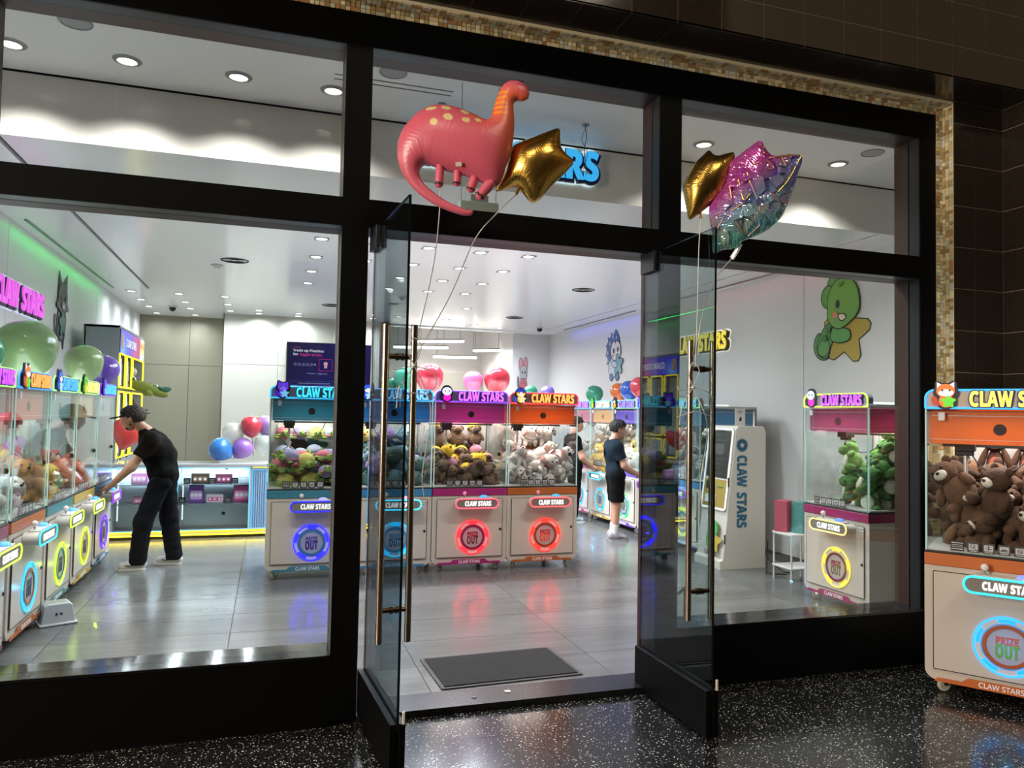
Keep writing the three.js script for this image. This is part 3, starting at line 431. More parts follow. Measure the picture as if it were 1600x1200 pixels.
// ================= CLAW MACHINES =================
const MW = 0.785, MD = 0.8;
const G = {};
{
  const hw = MW / 2;
  G.cab = ext(rrect(MW, 0.685, 0.004, 0, 0.085 + 0.3425, 0.06), MD - 0.01, { bevelEnabled: true, bevelSize: 0.004, bevelThickness: 0.004, bevelSegments: 2 }).translate(0, 0, -MD + 0.001);
  G.doorSeam = (() => { const s = rrect(0.70, 0.595, 0.008, 0, 0.445); s.holes.push(rrect(0.692, 0.587, 0.006, 0, 0.445)); return ext(s, 0.004).translate(0, 0, -0.001); })();
  G.band = rb(MW + 0.006, 0.075, MD, 0.006, 0, 0.812, -MD / 2 + 0.004);
  G.deckTop = rb(MW + 0.008, 0.012, MD, 0.004, 0, 0.856, -MD / 2 + 0.004);
  G.kick = (() => { const s = S([[-0.345, 0.078], [0.345, 0.078], [0.325, 0.1], [0.2, 0.1], [0.165, 0.127], [-0.165, 0.127], [-0.2, 0.1], [-0.325, 0.1]]); return ext(s, 0.006).translate(0, 0, 0.004); })();
  G.kickText = lettering('CLAW STARS', 0.021, 0.001, 0.0008, fontReg, 0.225).translate(0, 0.103, 0.0105);
  // control ledge, its pill sign
  G.ledge = ext(rrect(0.43, 0.085, 0.0424), 0.10).translate(0.045, 0.705, 0.004);
  G.pillBack = ext(rrect(0.452, 0.1, 0.05), 0.008).translate(0.045, 0.705, 0.104);
  G.pillNeon = frameTube(rrect(0.444, 0.093, 0.0462, 0.045, 0.705), 0.0065).translate(0, 0, 0.114);
  { const a = lettering('CLAW', 0.033, 0.003, 0.0022, fontBold, 0.125).translate(-0.022, 0.705, 0.112), b = lettering('STARS', 0.033, 0.003, 0.0022, fontBold, 0.14).translate(0.123, 0.704, 0.112); G.pillText = mg([a, b]); }
  G.deck = ext(rrect(0.34, 0.075, 0.03), 0.012).rotateX(-PI / 2).translate(0.045, 0.748, 0.06);
  G.stick = rod([-0.075, 0.75, 0.055], [-0.075, 0.79, 0.055], 0.006); G.knob = el(0.021, 0.021, 0.021, -0.075, 0.803, 0.055);
  G.button = el(0.048, 0.026, 0.034, 0.125, 0.76, 0.06); 
  // prize hatch
  G.hatchPlate = ext(circ(0.172), 0.004).translate(0.03, 0.35, 0.003);
  G.hatchNeon = new THREE.TorusGeometry(0.168, 0.0055, 8, 56).translate(0.03, 0.35, 0.011);
  G.hatchNeonIn = new THREE.TorusGeometry(0.129, 0.003, 6, 48).translate(0.03, 0.35, 0.009);
  G.hatchArcs = mg([0, 1, 2, 3, 4].map((i) => { const a = PI / 2 + i * 2 * PI / 5; return ext(ring2(0.137, 0.159, a - 0.3, a + 0.3), 0.006); })).translate(0.03, 0.35, 0.006);
  G.hatchRing = ext(ring2(0.104, 0.124), 0.01, { curveSegments: 24 }).translate(0.03, 0.35, 0.004);
  G.flap = ext(circ(0.104), 0.004, { curveSegments: 24 }).translate(0.03, 0.35, 0.005);
  G.prize = lettering('PRIZE', 0.031, 0.002, 0.0016, fontBold, 0.112).translate(0.03, 0.382, 0.009);
  G.out = lettering('OUT', 0.055, 0.002, 0.0022, fontBold, 0.118).translate(0.03, 0.322, 0.009);
  G.coin = rb(0.05, 0.085, 0.006, 0.004, 0.318, 0.69, 0.004);
  G.coinMarks = mg([[-0.012, 0.024], [0.012, 0.026], [-0.01, 0.002], [0.012, -0.002], [0, -0.026]].map(([x, y]) => cyl(0.0045, 0.0045, 0.003, 10).rotateX(PI / 2).translate(0.318 + x, 0.69 + y, 0.008)));
  G.lock = mg([cyl(0.013, 0.013, 0.008, 16).rotateX(PI / 2).translate(0.326, 0.425, 0.006), cyl(0.008, 0.008, 0.012, 12).rotateX(PI / 2).translate(0.326, 0.425, 0.008)]);
  // castors
  G.wheel = mg([new THREE.TorusGeometry(0.026, 0.015, 10, 20).rotateY(PI / 2 - 0.9), cyl(0.018, 0.018, 0.03, 14).rotateZ(PI / 2).rotateY(-0.9)]).translate(0, 0.041, 0);
  G.fork = mg([bx(0.05, 0.006, 0.05, 0, 0.082, 0), bx(0.004, 0.045, 0.024, -0.021, 0.064, 0).rotateY(-0.9), bx(0.004, 0.045, 0.024, 0.021, 0.064, 0).rotateY(-0.9), rod([0.02, 0.06, 0.01], [0.055, 0.07, 0.03], 0.004)]);
  // glass house
  const gh = 0.868, gy = 0.862 + gh / 2;
  G.front = paneGeo(MW - 0.03, gh, 0.006); G.side = paneGeo(0.006, gh, MD - 0.04);
  G.frontP = [0, gy, -0.006]; G.sideP = [MW / 2 - 0.008, gy, -MD / 2];
  G.led = rb(0.008, gh, 0.008, 0.003, 0, gy, 0);
  G.corner = rb(0.02, gh, 0.02, 0.003, 0, gy, 0);
  G.innerPost = mg([rb(0.022, 0.62, 0.012, 0.002, 0, 1.18, 0), ...Array.from({ length: 14 }, (_, i) => bx(0.006, 0.012, 0.014, 0, 0.92 + i * 0.042, 0))]);
  G.backPanel = bx(MW - 0.02, 0.868, 0.012, 0, gy, -MD + 0.018);
  G.bed = bx(MW - 0.02, 0.01, MD - 0.03, 0, 0.868, -MD / 2);
  // coloured hood inside the glass
  G.hood = mg([bx(MW - 0.07, 0.2, 0.008, 0, 1.618, -0.04), bx(0.008, 0.2, MD - 0.09, -MW / 2 + 0.034, 1.618, -MD / 2), bx(0.008, 0.2, MD - 0.09, MW / 2 - 0.034, 1.618, -MD / 2), bx(MW - 0.07, 0.008, MD - 0.08, 0, 1.716, -MD / 2)]);
  G.hoodLines = mg([1.69, 1.545].map((y) => mg([bx(MW - 0.075, 0.004, 0.002, 0, y, -0.034), bx(0.002, 0.004, MD - 0.1, -MW / 2 + 0.029, y, -MD / 2), bx(0.002, 0.004, MD - 0.1, MW / 2 - 0.029, y, -MD / 2)])));
  G.badge = ext(circ(0.034), 0.003).translate(0, 1.61, -0.034); 
  G.latch = mg([rb(0.03, 0.036, 0.014, 0.003, 0.3, 1.2, 0.002), cyl(0.008, 0.008, 0.02, 12).rotateX(PI / 2).translate(0.3, 1.2, 0.004)]);
  G.tag = rb(0.035, 0.05, 0.002, 0.001, -0.3, 1.685, 0.0);
  // gantry and claw
  G.rail = mg([bx(MW - 0.1, 0.018, 0.02, 0, 1.5, -0.42), rb(0.11, 0.05, 0.1, 0.006, -0.2, 1.492, -0.3), rb(0.09, 0.03, 0.05, 0.004, -0.2, 1.455, -0.3)]);
  G.claw = mg([cyl(0.013, 0.013, 0.16, 14, -0.2, 1.37, -0.3), cyl(0.028, 0.02, 0.035, 16, -0.2, 1.29, -0.3), cyl(0.012, 0.012, 0.03, 10, -0.2, 1.262, -0.3)]);
  G.prong = tube([[0.012, -0.01, 0], [0.06, -0.045, 0], [0.085, -0.1, 0], [0.05, -0.15, 0]], 0.0045, 14, 6);
  G.cord = tube([[-0.17, 1.45, -0.3], [-0.1, 1.36, -0.3], [0.02, 1.34, -0.33], [0.12, 1.42, -0.4], [0.16, 1.5, -0.42]], 0.004, 24, 5);
  G.chute = mg([bx(0.004, 0.17, 0.26, -0.12, 0.955, -0.15), bx(0.25, 0.17, 0.004, -0.245, 0.955, -0.28)]);
  G.shelf = bx(MW - 0.06, 0.006, 0.2, 0, 1.29, -0.68);
  // header
  G.header = ext(rrect(MW, 0.122, 0.058, 0, 1.792, 0.004), 0.05).translate(0, 0, -0.05);
  G.headNeon = frameTube(rrect(MW - 0.012, 0.11, 0.052, 0, 1.792, 0.004), 0.0065).translate(0, 0, 0.005);
  { const mk = (d, f) => { const a = lettering('CLAW', 0.064, d, f, fontBold), b = lettering('STARS', 0.064, d, f, fontBold); const fit = (g, w, x) => { g.computeBoundingBox(); g.scale(w / (g.boundingBox.max.x - g.boundingBox.min.x), 1, 1).translate(x, 1.793, 0); return g; }; return mg([fit(a, 0.215 + 2 * f, -0.04), fit(b, 0.235 + 2 * f, 0.215)]); };
    G.headBack = mk(0.006, 0.011).translate(0, 0, 0.004); G.headText = mk(0.004, 0.003).translate(0, 0, 0.016); }
  G.roof = rb(MW - 0.01, 0.03, MD - 0.05, 0.008, 0, 1.745, -MD / 2 - 0.02);
}
// rule cards along the foot of the glass: one printed strip, cut into five cards
T.cards = tex(640, 128, (g) => {
  for (let i = 0; i < 5; i++) {
    g.fillStyle = i ? '#3b3b3d' : '#161617'; g.fillRect(i * 128, 0, 128, 128); g.save(); g.translate(i * 128 + 64, 64); g.strokeStyle = g.fillStyle = '#d6d6d6'; g.lineWidth = 7; g.lineCap = 'round';
    if (i === 0) { g.fillRect(-56, -44, 112, 10); g.fillRect(-56, 34, 112, 10); g.font = 'bold 19px sans-serif'; g.textAlign = 'center'; g.fillText('OPERATION', 0, -4); g.fillText('INSTRUCTION', 0, 20, 110); }
    else { g.fillStyle = '#b9b9ba'; g.fillRect(-52, -46, 104, 84); g.strokeStyle = g.fillStyle = '#2b2b2c'; g.strokeRect(-52, -46, 104, 84);
      if (i === 1) { g.strokeRect(-28, -28, 44, 30); g.beginPath(); g.moveTo(0, 8); g.lineTo(30, 26); g.stroke(); }
      if (i === 2) { g.beginPath(); g.arc(0, -22, 10, 0, 7); g.fill(); g.beginPath(); g.moveTo(0, -12); g.lineTo(0, 26); g.moveTo(-32, 4); g.lineTo(32, 4); g.stroke(); }
      if (i === 3) { g.beginPath(); g.ellipse(0, 4, 34, 16, 0, PI, 2 * PI); g.fill(); g.fillRect(-40, 8, 80, 10); }
      if (i === 4) { g.beginPath(); g.arc(0, -4, 22, 0, 7); g.stroke(); g.beginPath(); g.moveTo(-14, -6); g.lineTo(14, 2); g.stroke(); }
      g.fillStyle = '#d6d6d6'; g.fillRect(-40, 44, 80, 8); }
    g.restore();
  }
});
G.card = [0, 1, 2, 3, 4].map((i) => { const g = new THREE.BoxGeometry(i ? 0.062 : 0.07, 0.06, 0.002), uv = g.attributes.uv; for (let k = 0; k < uv.count; k++) uv.setX(k, (i + uv.getX(k)) / 5); return g.translate(-0.215 + i * 0.078 - (i ? 0 : 0.005), 0.905, 0.0); });
M.claw = std({ color: 0xd4d4d6, roughness: 0.3, metalness: 0.5 }); M.cards = std({ map: T.cards, roughness: 0.5 });
// little header figures, each holding a star
const FIG = {
  cat: ['#6a3df0', '#7fd0ff', '#4a24c8', 'point'], hedgehog: ['#2f6cf0', '#bfe6ff', '#1f3fae', 'spike'], mouse: ['#f4f4ff', '#ff1fd8', '#2a2a4a', 'none'], duck: ['#ffc93a', '#fff3c8', '#3a55c8', 'cap'],
  redpanda: ['#ff7a2a', '#66e02c', '#b83a22', 'point'], dino: ['#63d83a', '#ffd83a', '#2f8f2a', 'bump'], penguin: ['#26262e', '#f7f7f7', '#e08a2a', 'none'],
};
function figure(parent, kind, x, y, H) {
  const [main, star, dark, ear] = FIG[kind], f = sub('header_figure', parent, [x, y, 0.012]), h = H;
  const P = (n, pts, hex, z, d = 0.004, k = 0.9) => part(n, ext(S(pts.map((p) => [p[0] * h, p[1] * h])), d), k ? glow(hex, k) : paint(hex, 0.5), f, [0, 0, z]);
  const head = ell(0, 0.62, 0.32, 0.27), body = ell(0.02, 0.22, 0.26, 0.25);
  P('outline', grow(smooth(ear === 'point' || ear === 'spike' ? [[-.3, .08], [-.28, .3], [-.4, .5], [-.34, .78], [-.3, .98], [-.1, .9], [.1, .9], [.3, .98], [.36, .75], [.4, .52], [.3, .3], [.32, .08], [.1, -.05], [-.12, -.05]] : [[-.3, .08], [-.28, .3], [-.36, .5], [-.33, .74], [-.2, .92], [0, .98], [.2, .92], [.33, .74], [.36, .52], [.3, .3], [.32, .08], [.1, -.05], [-.12, -.05]]), 0.04), '#1c1c34', -0.002, 0.012, 0);
  P('tail', smooth([[-.22, .02], [-.42, .06], [-.5, .28], [-.42, .42], [-.3, .34], [-.26, .18]]), kind === 'mouse' ? '#20203a' : dark, 0.011);
  P('body', body, kind === 'mouse' ? star : main, 0.011);
  if (ear === 'point') for (const s of [-1, 1]) P('ear', [[s * .3, .62], [s * .3, .97], [s * .06, .82]], kind === 'redpanda' ? '#fff3ee' : main, 0.012);
  if (ear === 'spike') P('quills', [[-.36, .4], [-.4, .62], [-.3, .66], [-.34, .84], [-.18, .82], [-.12, .97], [0, .88], [.14, .97], [.18, .84], [.34, .84], [.32, .66], [.4, .6], [.34, .4]], dark, 0.012);
  if (ear === 'bump') for (const [a, b] of [[-.2, .86], [.02, .92]]) P('crest', ell(a, b, .12, .1), dark, 0.012);
  P('head', head, main, 0.0135); if (ear === 'cap') P('cap', smooth([[-.32, .66], [-.26, .9], [0, .97], [.26, .88], [.32, .66], [0, .72]]), '#2f44b8', 0.016);
  if (kind !== 'mouse' && kind !== 'dino') P('muzzle', ell(0.02, 0.54, kind === 'redpanda' ? .26 : .2, .14), kind === 'cat' ? '#8a63ff' : '#fff6ee', 0.016);
  if (kind !== 'mouse') P('star', starPts(.1, .2, .27), kind === 'penguin' ? '#ffb03a' : star, 0.016); 
  for (const s of [-1, 1]) P('eye', ell(s * .13 + .02, .64, .035, .045), '#15151c', 0.0185, 0.002, 0);
  return f;
}
const machines = [];
function machine(label, p, ry, o) {
  const m = thing('claw_machine', label, 'claw machine', p, ry, o.group);
  const band = paint(o.band, 0.35), ha = glow(o.head), pi = glow(o.pill, o.k ? 2.6 : NEON), ri = glow(o.ring, o.k || NEON);
  part('cabinet', G.cab, M.white, m); const dr = part('service_door', bx(0.69, 0.585, 0.003, 0, 0.445, 0.004), M.white, m); part('door_seam', G.doorSeam, M.seam, dr, [0, 0, 0.003]); part('lock', G.lock, M.dark, dr);
  part('stripe', G.band, band, m); part('deck_edge', G.deckTop, M.dark, m);
  const kk = part('kick_plate', G.kick, band, m); part('lettering', G.kickText, paint('#f2eef0', 0.5), kk);
  const led = part('control_ledge', G.ledge, M.whiteP, m); part('ledge_top', G.deck, M.whiteP, led); part('joystick', mg([G.stick]), M.chrome, led); part('joystick_ball', G.knob, paint(o.knob || '#e9dcdc', 0.25), led);
  part('push_button', G.button, phy({ color: C(o.btn || '#5aa8ff'), roughness: 0.15, emissive: C(o.btn || '#5aa8ff'), emissiveIntensity: 0.5 }), led);
  const pl = part('pill_sign', G.pillBack, M.plate, m); part('neon_outline', G.pillNeon, pi, pl); part('lettering', G.pillText, glow('#ffffff', 1.05), pl);
  const ht = part('prize_hatch', G.hatchPlate, M.whiteP, m); part('neon_ring', G.hatchNeon, ri, ht); part('neon_ring', G.hatchNeonIn, glow(o.ring, 0.6), ht); part('neon_segments', G.hatchArcs, glow(o.ring, (o.k || NEON) * 0.8), ht); part('colour_ring', G.hatchRing, paint(o.rim || o.band, 0.4), ht); part('flap', G.flap, M.greyPlate, ht); part('lettering', G.prize, paint(o.t1, 0.5), ht); part('lettering', G.out, paint(o.t2, 0.5), ht);
  const cn = part('coin_panel', G.coin, M.whiteP, m); part('coin_buttons', G.coinMarks, M.dark, cn);
  for (const [x, z] of [[-0.3, -0.07], [0.3, -0.07], [-0.3, -0.73], [0.3, -0.73]]) { const f = part('castor', G.fork, M.chrome, m, [x, 0, z]); part('wheel', G.wheel, M.rubber, f); }
  part('front_glass', G.front, paneMats(M.acrylic, M.acrEdge), m, G.frontP); for (const s of [-1, 1]) part('side_glass', G.side, paneX(M.acrylic, M.acrEdge), m, [s * G.sideP[0], G.sideP[1], G.sideP[2]]);
  for (const s of [-1, 1]) { part('light_strip', G.led, glow('#d8f8f0', 0.45), m, [s * (MW / 2 - 0.006), 0, -0.006]); part('corner_post', G.corner, M.trim, m, [s * (MW / 2 - 0.012), 0, -MD + 0.02]); part('inner_post', G.innerPost, M.whiteP, m, [s * (MW / 2 - 0.1), 0, -MD + 0.06]); }
  const bp = part('back_panel', G.backPanel, o.back ? paint(o.back, 0.5) : M.whiteP, m); if (o.graphic) { const gr = part('back_graphic', ext(S(starPts(0.06, 1.22, 0.17)), 0.002), paint(o.graphic, 0.6), bp, [0, 0, -MD + 0.025]); part('graphic_shape', ext(S(smooth([[-0.2, 1.3], [-0.12, 1.36], [-0.02, 1.3], [0.03, 1.2], [-0.02, 1.1], [-0.16, 1.1], [-0.22, 1.2]])), 0.002), paint('#2e2a3a', 0.6), gr, [0, 0, 0.002]); }
  part('play_floor', G.bed, M.whiteP, m); part('hood', G.hood, phy({ color: C(o.hood), roughness: 0.75, transmission: 0.55, thickness: 0 }), m); part('hood_lines', G.hoodLines, paint(o.line || '#d9c7c9', 0.4), m); part('hood_badge', G.badge, paint(o.badge || '#3b2d33', 0.6), m);
  part('latch', G.latch, M.dark, m); part('price_tag', G.tag, paint('#d8d6da', 0.5), m);
  const ra = part('gantry', G.rail, M.dark, m); const cl = part('claw', G.claw, M.claw, ra); for (let i = 0; i < 3; i++) { const pr = part('prong', G.prong, M.claw, cl, [-0.2, 1.27, -0.3], [0, i * 2 * PI / 3 + 0.4, 0]); void pr; } part('cable', G.cord, M.dark, ra);
  part('prize_chute', G.chute, M.acrylic, m); if (o.shelf) part('display_shelf', G.shelf, M.acrylic, m);
  G.card.forEach((g) => part('rule_card', g, M.cards, m));
  part('roof', G.roof, M.whiteP, m);
  const hd = part('header', G.header, o.headPlate ? paint(o.headPlate, 0.5) : M.greyPlate, m); part('neon_outline', G.headNeon, ha, hd); part('letter_backing', G.headBack, paint(o.txtEdge || '#3a2b6a', 0.4), hd); part('lettering', G.headText, glow(o.text, 1.5), hd);
  figure(m, o.fig, -0.275, 1.745, 0.155);
  const pt = new THREE.PointLight(C(o.ring), 0.03); pt.position.set(0.03, 0.35, 0.12); pt.shadow.radius = 0.2; pt.castShadow = true; m.add(pt);
  const inner = new THREE.RectAreaLight(0xfff6ee, 14, 0.5, 0.4); inner.position.set(0, 1.7, -0.4); inner.rotation.x = -PI / 2; m.add(inner);
  part('added_roof_lamp', rb(0.62, 0.02, 0.3, 0.006, 0, 1.77, -0.3), glow('#f4f8ff', 1.2), m); const up = new THREE.RectAreaLight(0xf0f6ff, ROOF_FILL * (o.roof ?? 1), 0.6, 0.28); up.position.set(0, 1.784, -0.3); up.rotation.x = PI / 2; m.add(up);  // added fill lamp facing up, brightens the ceiling
  const lamp = part('unseen_hood_lamp', bx(0.5, 0.006, 0.4, 0, 1.706, -0.4), glow('#fff6ee', 5), m); void lamp;  // unseen lamp inside the hood, placed to light hood and toys
  machines.push(m); return m;
}
// the row of four facing the entrance
const mA = machine('claw machine with blue-violet neon ring and teal hood, leftmost of the row of four', [0.4, 0, -7.56], 0, { band: '#3f7e92', hood: '#5aa8bc', head: '#38b4ff', text: '#3fd8e8', txtEdge: '#2b6fb0', pill: '#1a20ff', ring: '#1414ff', t1: '#5b4660', t2: '#2d1b45', fig: 'cat', shelf: 1, k: 9, btn: '#b9b4ff', graphic: '#3f7a78', group: 'claw machines' });
const mB = machine('claw machine with cyan neon ring and blue hood, behind the left glass door', [1.203, 0, -7.56], 0, { band: '#3a7fae', hood: '#58a4d4', head: '#38b4ff', text: '#7fc4ff', txtEdge: '#2b5fb0', pill: '#38d0ff', ring: '#18b8ff', t1: '#5b6a80', t2: '#2b3b55', fig: 'hedgehog', shelf: 1, k: 2.2, graphic: '#3a5a8a', btn: '#ffb3c8', group: 'claw machines' });
const mC = machine('claw machine with magenta hood and red neon prize ring', [2.003, 0, -7.56], 0, { band: '#a0286f', hood: '#cc58ae', head: '#8a4dff', text: '#d86cff', txtEdge: '#4a2b9a', pill: '#ff4a5a', ring: '#ff1a24', t1: '#6d0738', t2: '#3a2c30', rim: '#7d1752', k: 6, graphic: '#8a7a78', fig: 'mouse', shelf: 1, knob: '#f2a0b8', btn: '#4ab0f0', group: 'claw machines' });
const mD = machine('claw machine with orange hood, orange stripe and red neon prize ring', [2.798, 0, -7.56], 0, { band: '#b0602c', hood: '#e8903c', head: '#ff4a58', text: '#ffb25a', txtEdge: '#b0422b', pill: '#ff4a4a', ring: '#ff2018', t1: '#902010', t2: '#b85a14', rim: '#8c4422', k: 6, graphic: '#b06a3a', fig: 'duck', shelf: 1, knob: '#f2a0b8', btn: '#4ab0f0', group: 'claw machines' });
// the row along the left wall, facing into the shop
const LX = -1.57, lw = [
  ['claw machine with violet lettering and lime neon, nearest of the left wall row', -5.24, { band: '#8a3a5a', hood: '#a05a6a', head: '#a8ff7a', text: '#c84dff', pill: '#d8ff4a', ring: '#38c8ff', t1: '#555555', t2: '#444444', fig: 'penguin', back: '#bdb9b6' }],
  ['claw machine with orange hood and cyan prize ring in the left wall row', -6.08, { band: '#b0602c', hood: '#d07a48', head: '#3a9cff', text: '#ffa04a', pill: '#38e0ff', ring: '#30c4ff', t1: '#555555', t2: '#444444', fig: 'redpanda' }],
  ['claw machine with blue lettering and hedgehog figure in the left wall row', -6.92, { band: '#3a7a80', hood: '#58a0a0', head: '#a8ff9a', text: '#4aa8ff', pill: '#d8ff4a', ring: '#d4ff3a', t1: '#555555', t2: '#444444', fig: 'hedgehog' }],
  ['claw machine with yellow hood, yellow lettering and lime prize ring in the left wall row', -7.76, { band: '#b89a3a', hood: '#c8a84a', head: '#a8ff7a', text: '#fff07a', pill: '#d8ff4a', ring: '#d4ff3a', t1: '#555555', t2: '#444444', fig: 'dino' }],
  ['claw machine with violet neon ring where the man in the cap plays', -8.6, { band: '#3a6a8a', hood: '#7a8a9a', head: '#7a2aff', text: '#4ab8ff', pill: '#9a3aff', ring: '#7a1aff', t1: '#555555', t2: '#444444', fig: 'cat' }],
].map(([l, z, o]) => machine(l, [LX, 0, z], PI / 2, { ...o, group: 'claw machines' }));
// the row along the right wall
const RX = 4.85, rw = [
  ['claw machine with teal hood behind the token kiosk', -8.2, { band: '#3a7fae', hood: '#3f8cb0', head: '#a8ff9a', text: '#7fe0ff', pill: '#8a5aff', ring: '#e8ff4a', fig: 'hedgehog' }],
  ['claw machine with violet pill sign in front of the boy in the blue shirt', -9.0, { band: '#3a5aae', hood: '#4a5ac0', head: '#5a8aff', text: '#7fa0ff', pill: '#a05aff', ring: '#30ff8a', fig: 'cat' }],
  ['claw machine with violet hood and penguin figure in the right wall row', -9.8, { band: '#6a4aae', hood: '#7a5ac8', head: '#8affb0', text: '#8a7aff', pill: '#8aff7a', ring: '#30ff7a', fig: 'penguin' }],
  ['claw machine with yellow hood and green dinosaur figure in the right wall row', -10.6, { band: '#b89a3a', hood: '#d8a840', head: '#5ad0ff', text: '#fff3c0', pill: '#38d0ff', ring: '#18b0ff', fig: 'dino' }],
  ['claw machine with pink hood behind the boy in black', -11.4, { band: '#a0386f', hood: '#c84a86', head: '#5ad0ff', text: '#b07aff', pill: '#38d0ff', ring: '#18b0ff', fig: 'mouse' }],
  ['claw machine with blue neon at the far end of the right wall row', -12.2, { band: '#3a7fae', hood: '#3f8cb0', head: '#5ad0ff', text: '#7fe0ff', pill: '#38d0ff', ring: '#18b0ff', fig: 'hedgehog' }],
].map(([l, z, o]) => machine(l, [RX, 0, z], -PI / 2, { t1: '#555555', t2: '#444444', roof: 0.2, group: 'claw machines', ...o }));
const mG = machine('claw machine full of green plush, magenta hood and yellow neon ring by the right window', [4.72, 0, -5.43], -PI / 2, { band: '#96285f', hood: '#c05a98', head: '#e8ff5a', text: '#d060f0', pill: '#ffe68a', ring: '#ffd84a', t1: '#7d1748', t2: '#5a5450', rim: '#6d1a42', fig: 'mouse', btn: '#6a8aff', headPlate: '#9aa0b0', roof: 0.15, group: 'claw machines' });
{
  const th = -54 * PI / 180, cx = 3.885 + Math.cos(th) * MW / 2, cz = -3.685 - Math.sin(th) * MW / 2;
  var mO = machine('claw machine with orange hood and brown bears standing outside on the dark concourse', [cx, -0.03, cz], th, { band: '#c4672f', hood: '#e8985a', head: '#38a4ff', text: '#ffdc5a', txtEdge: '#3a4a9a', pill: '#30e0ee', ring: '#1aa4ff', t1: '#c8502a', t2: '#5fa03a', rim: '#a8522c', fig: 'redpanda', shelf: 1, btn: '#8aa0ff', headPlate: '#c2b0a0', group: 'claw machines' });
}
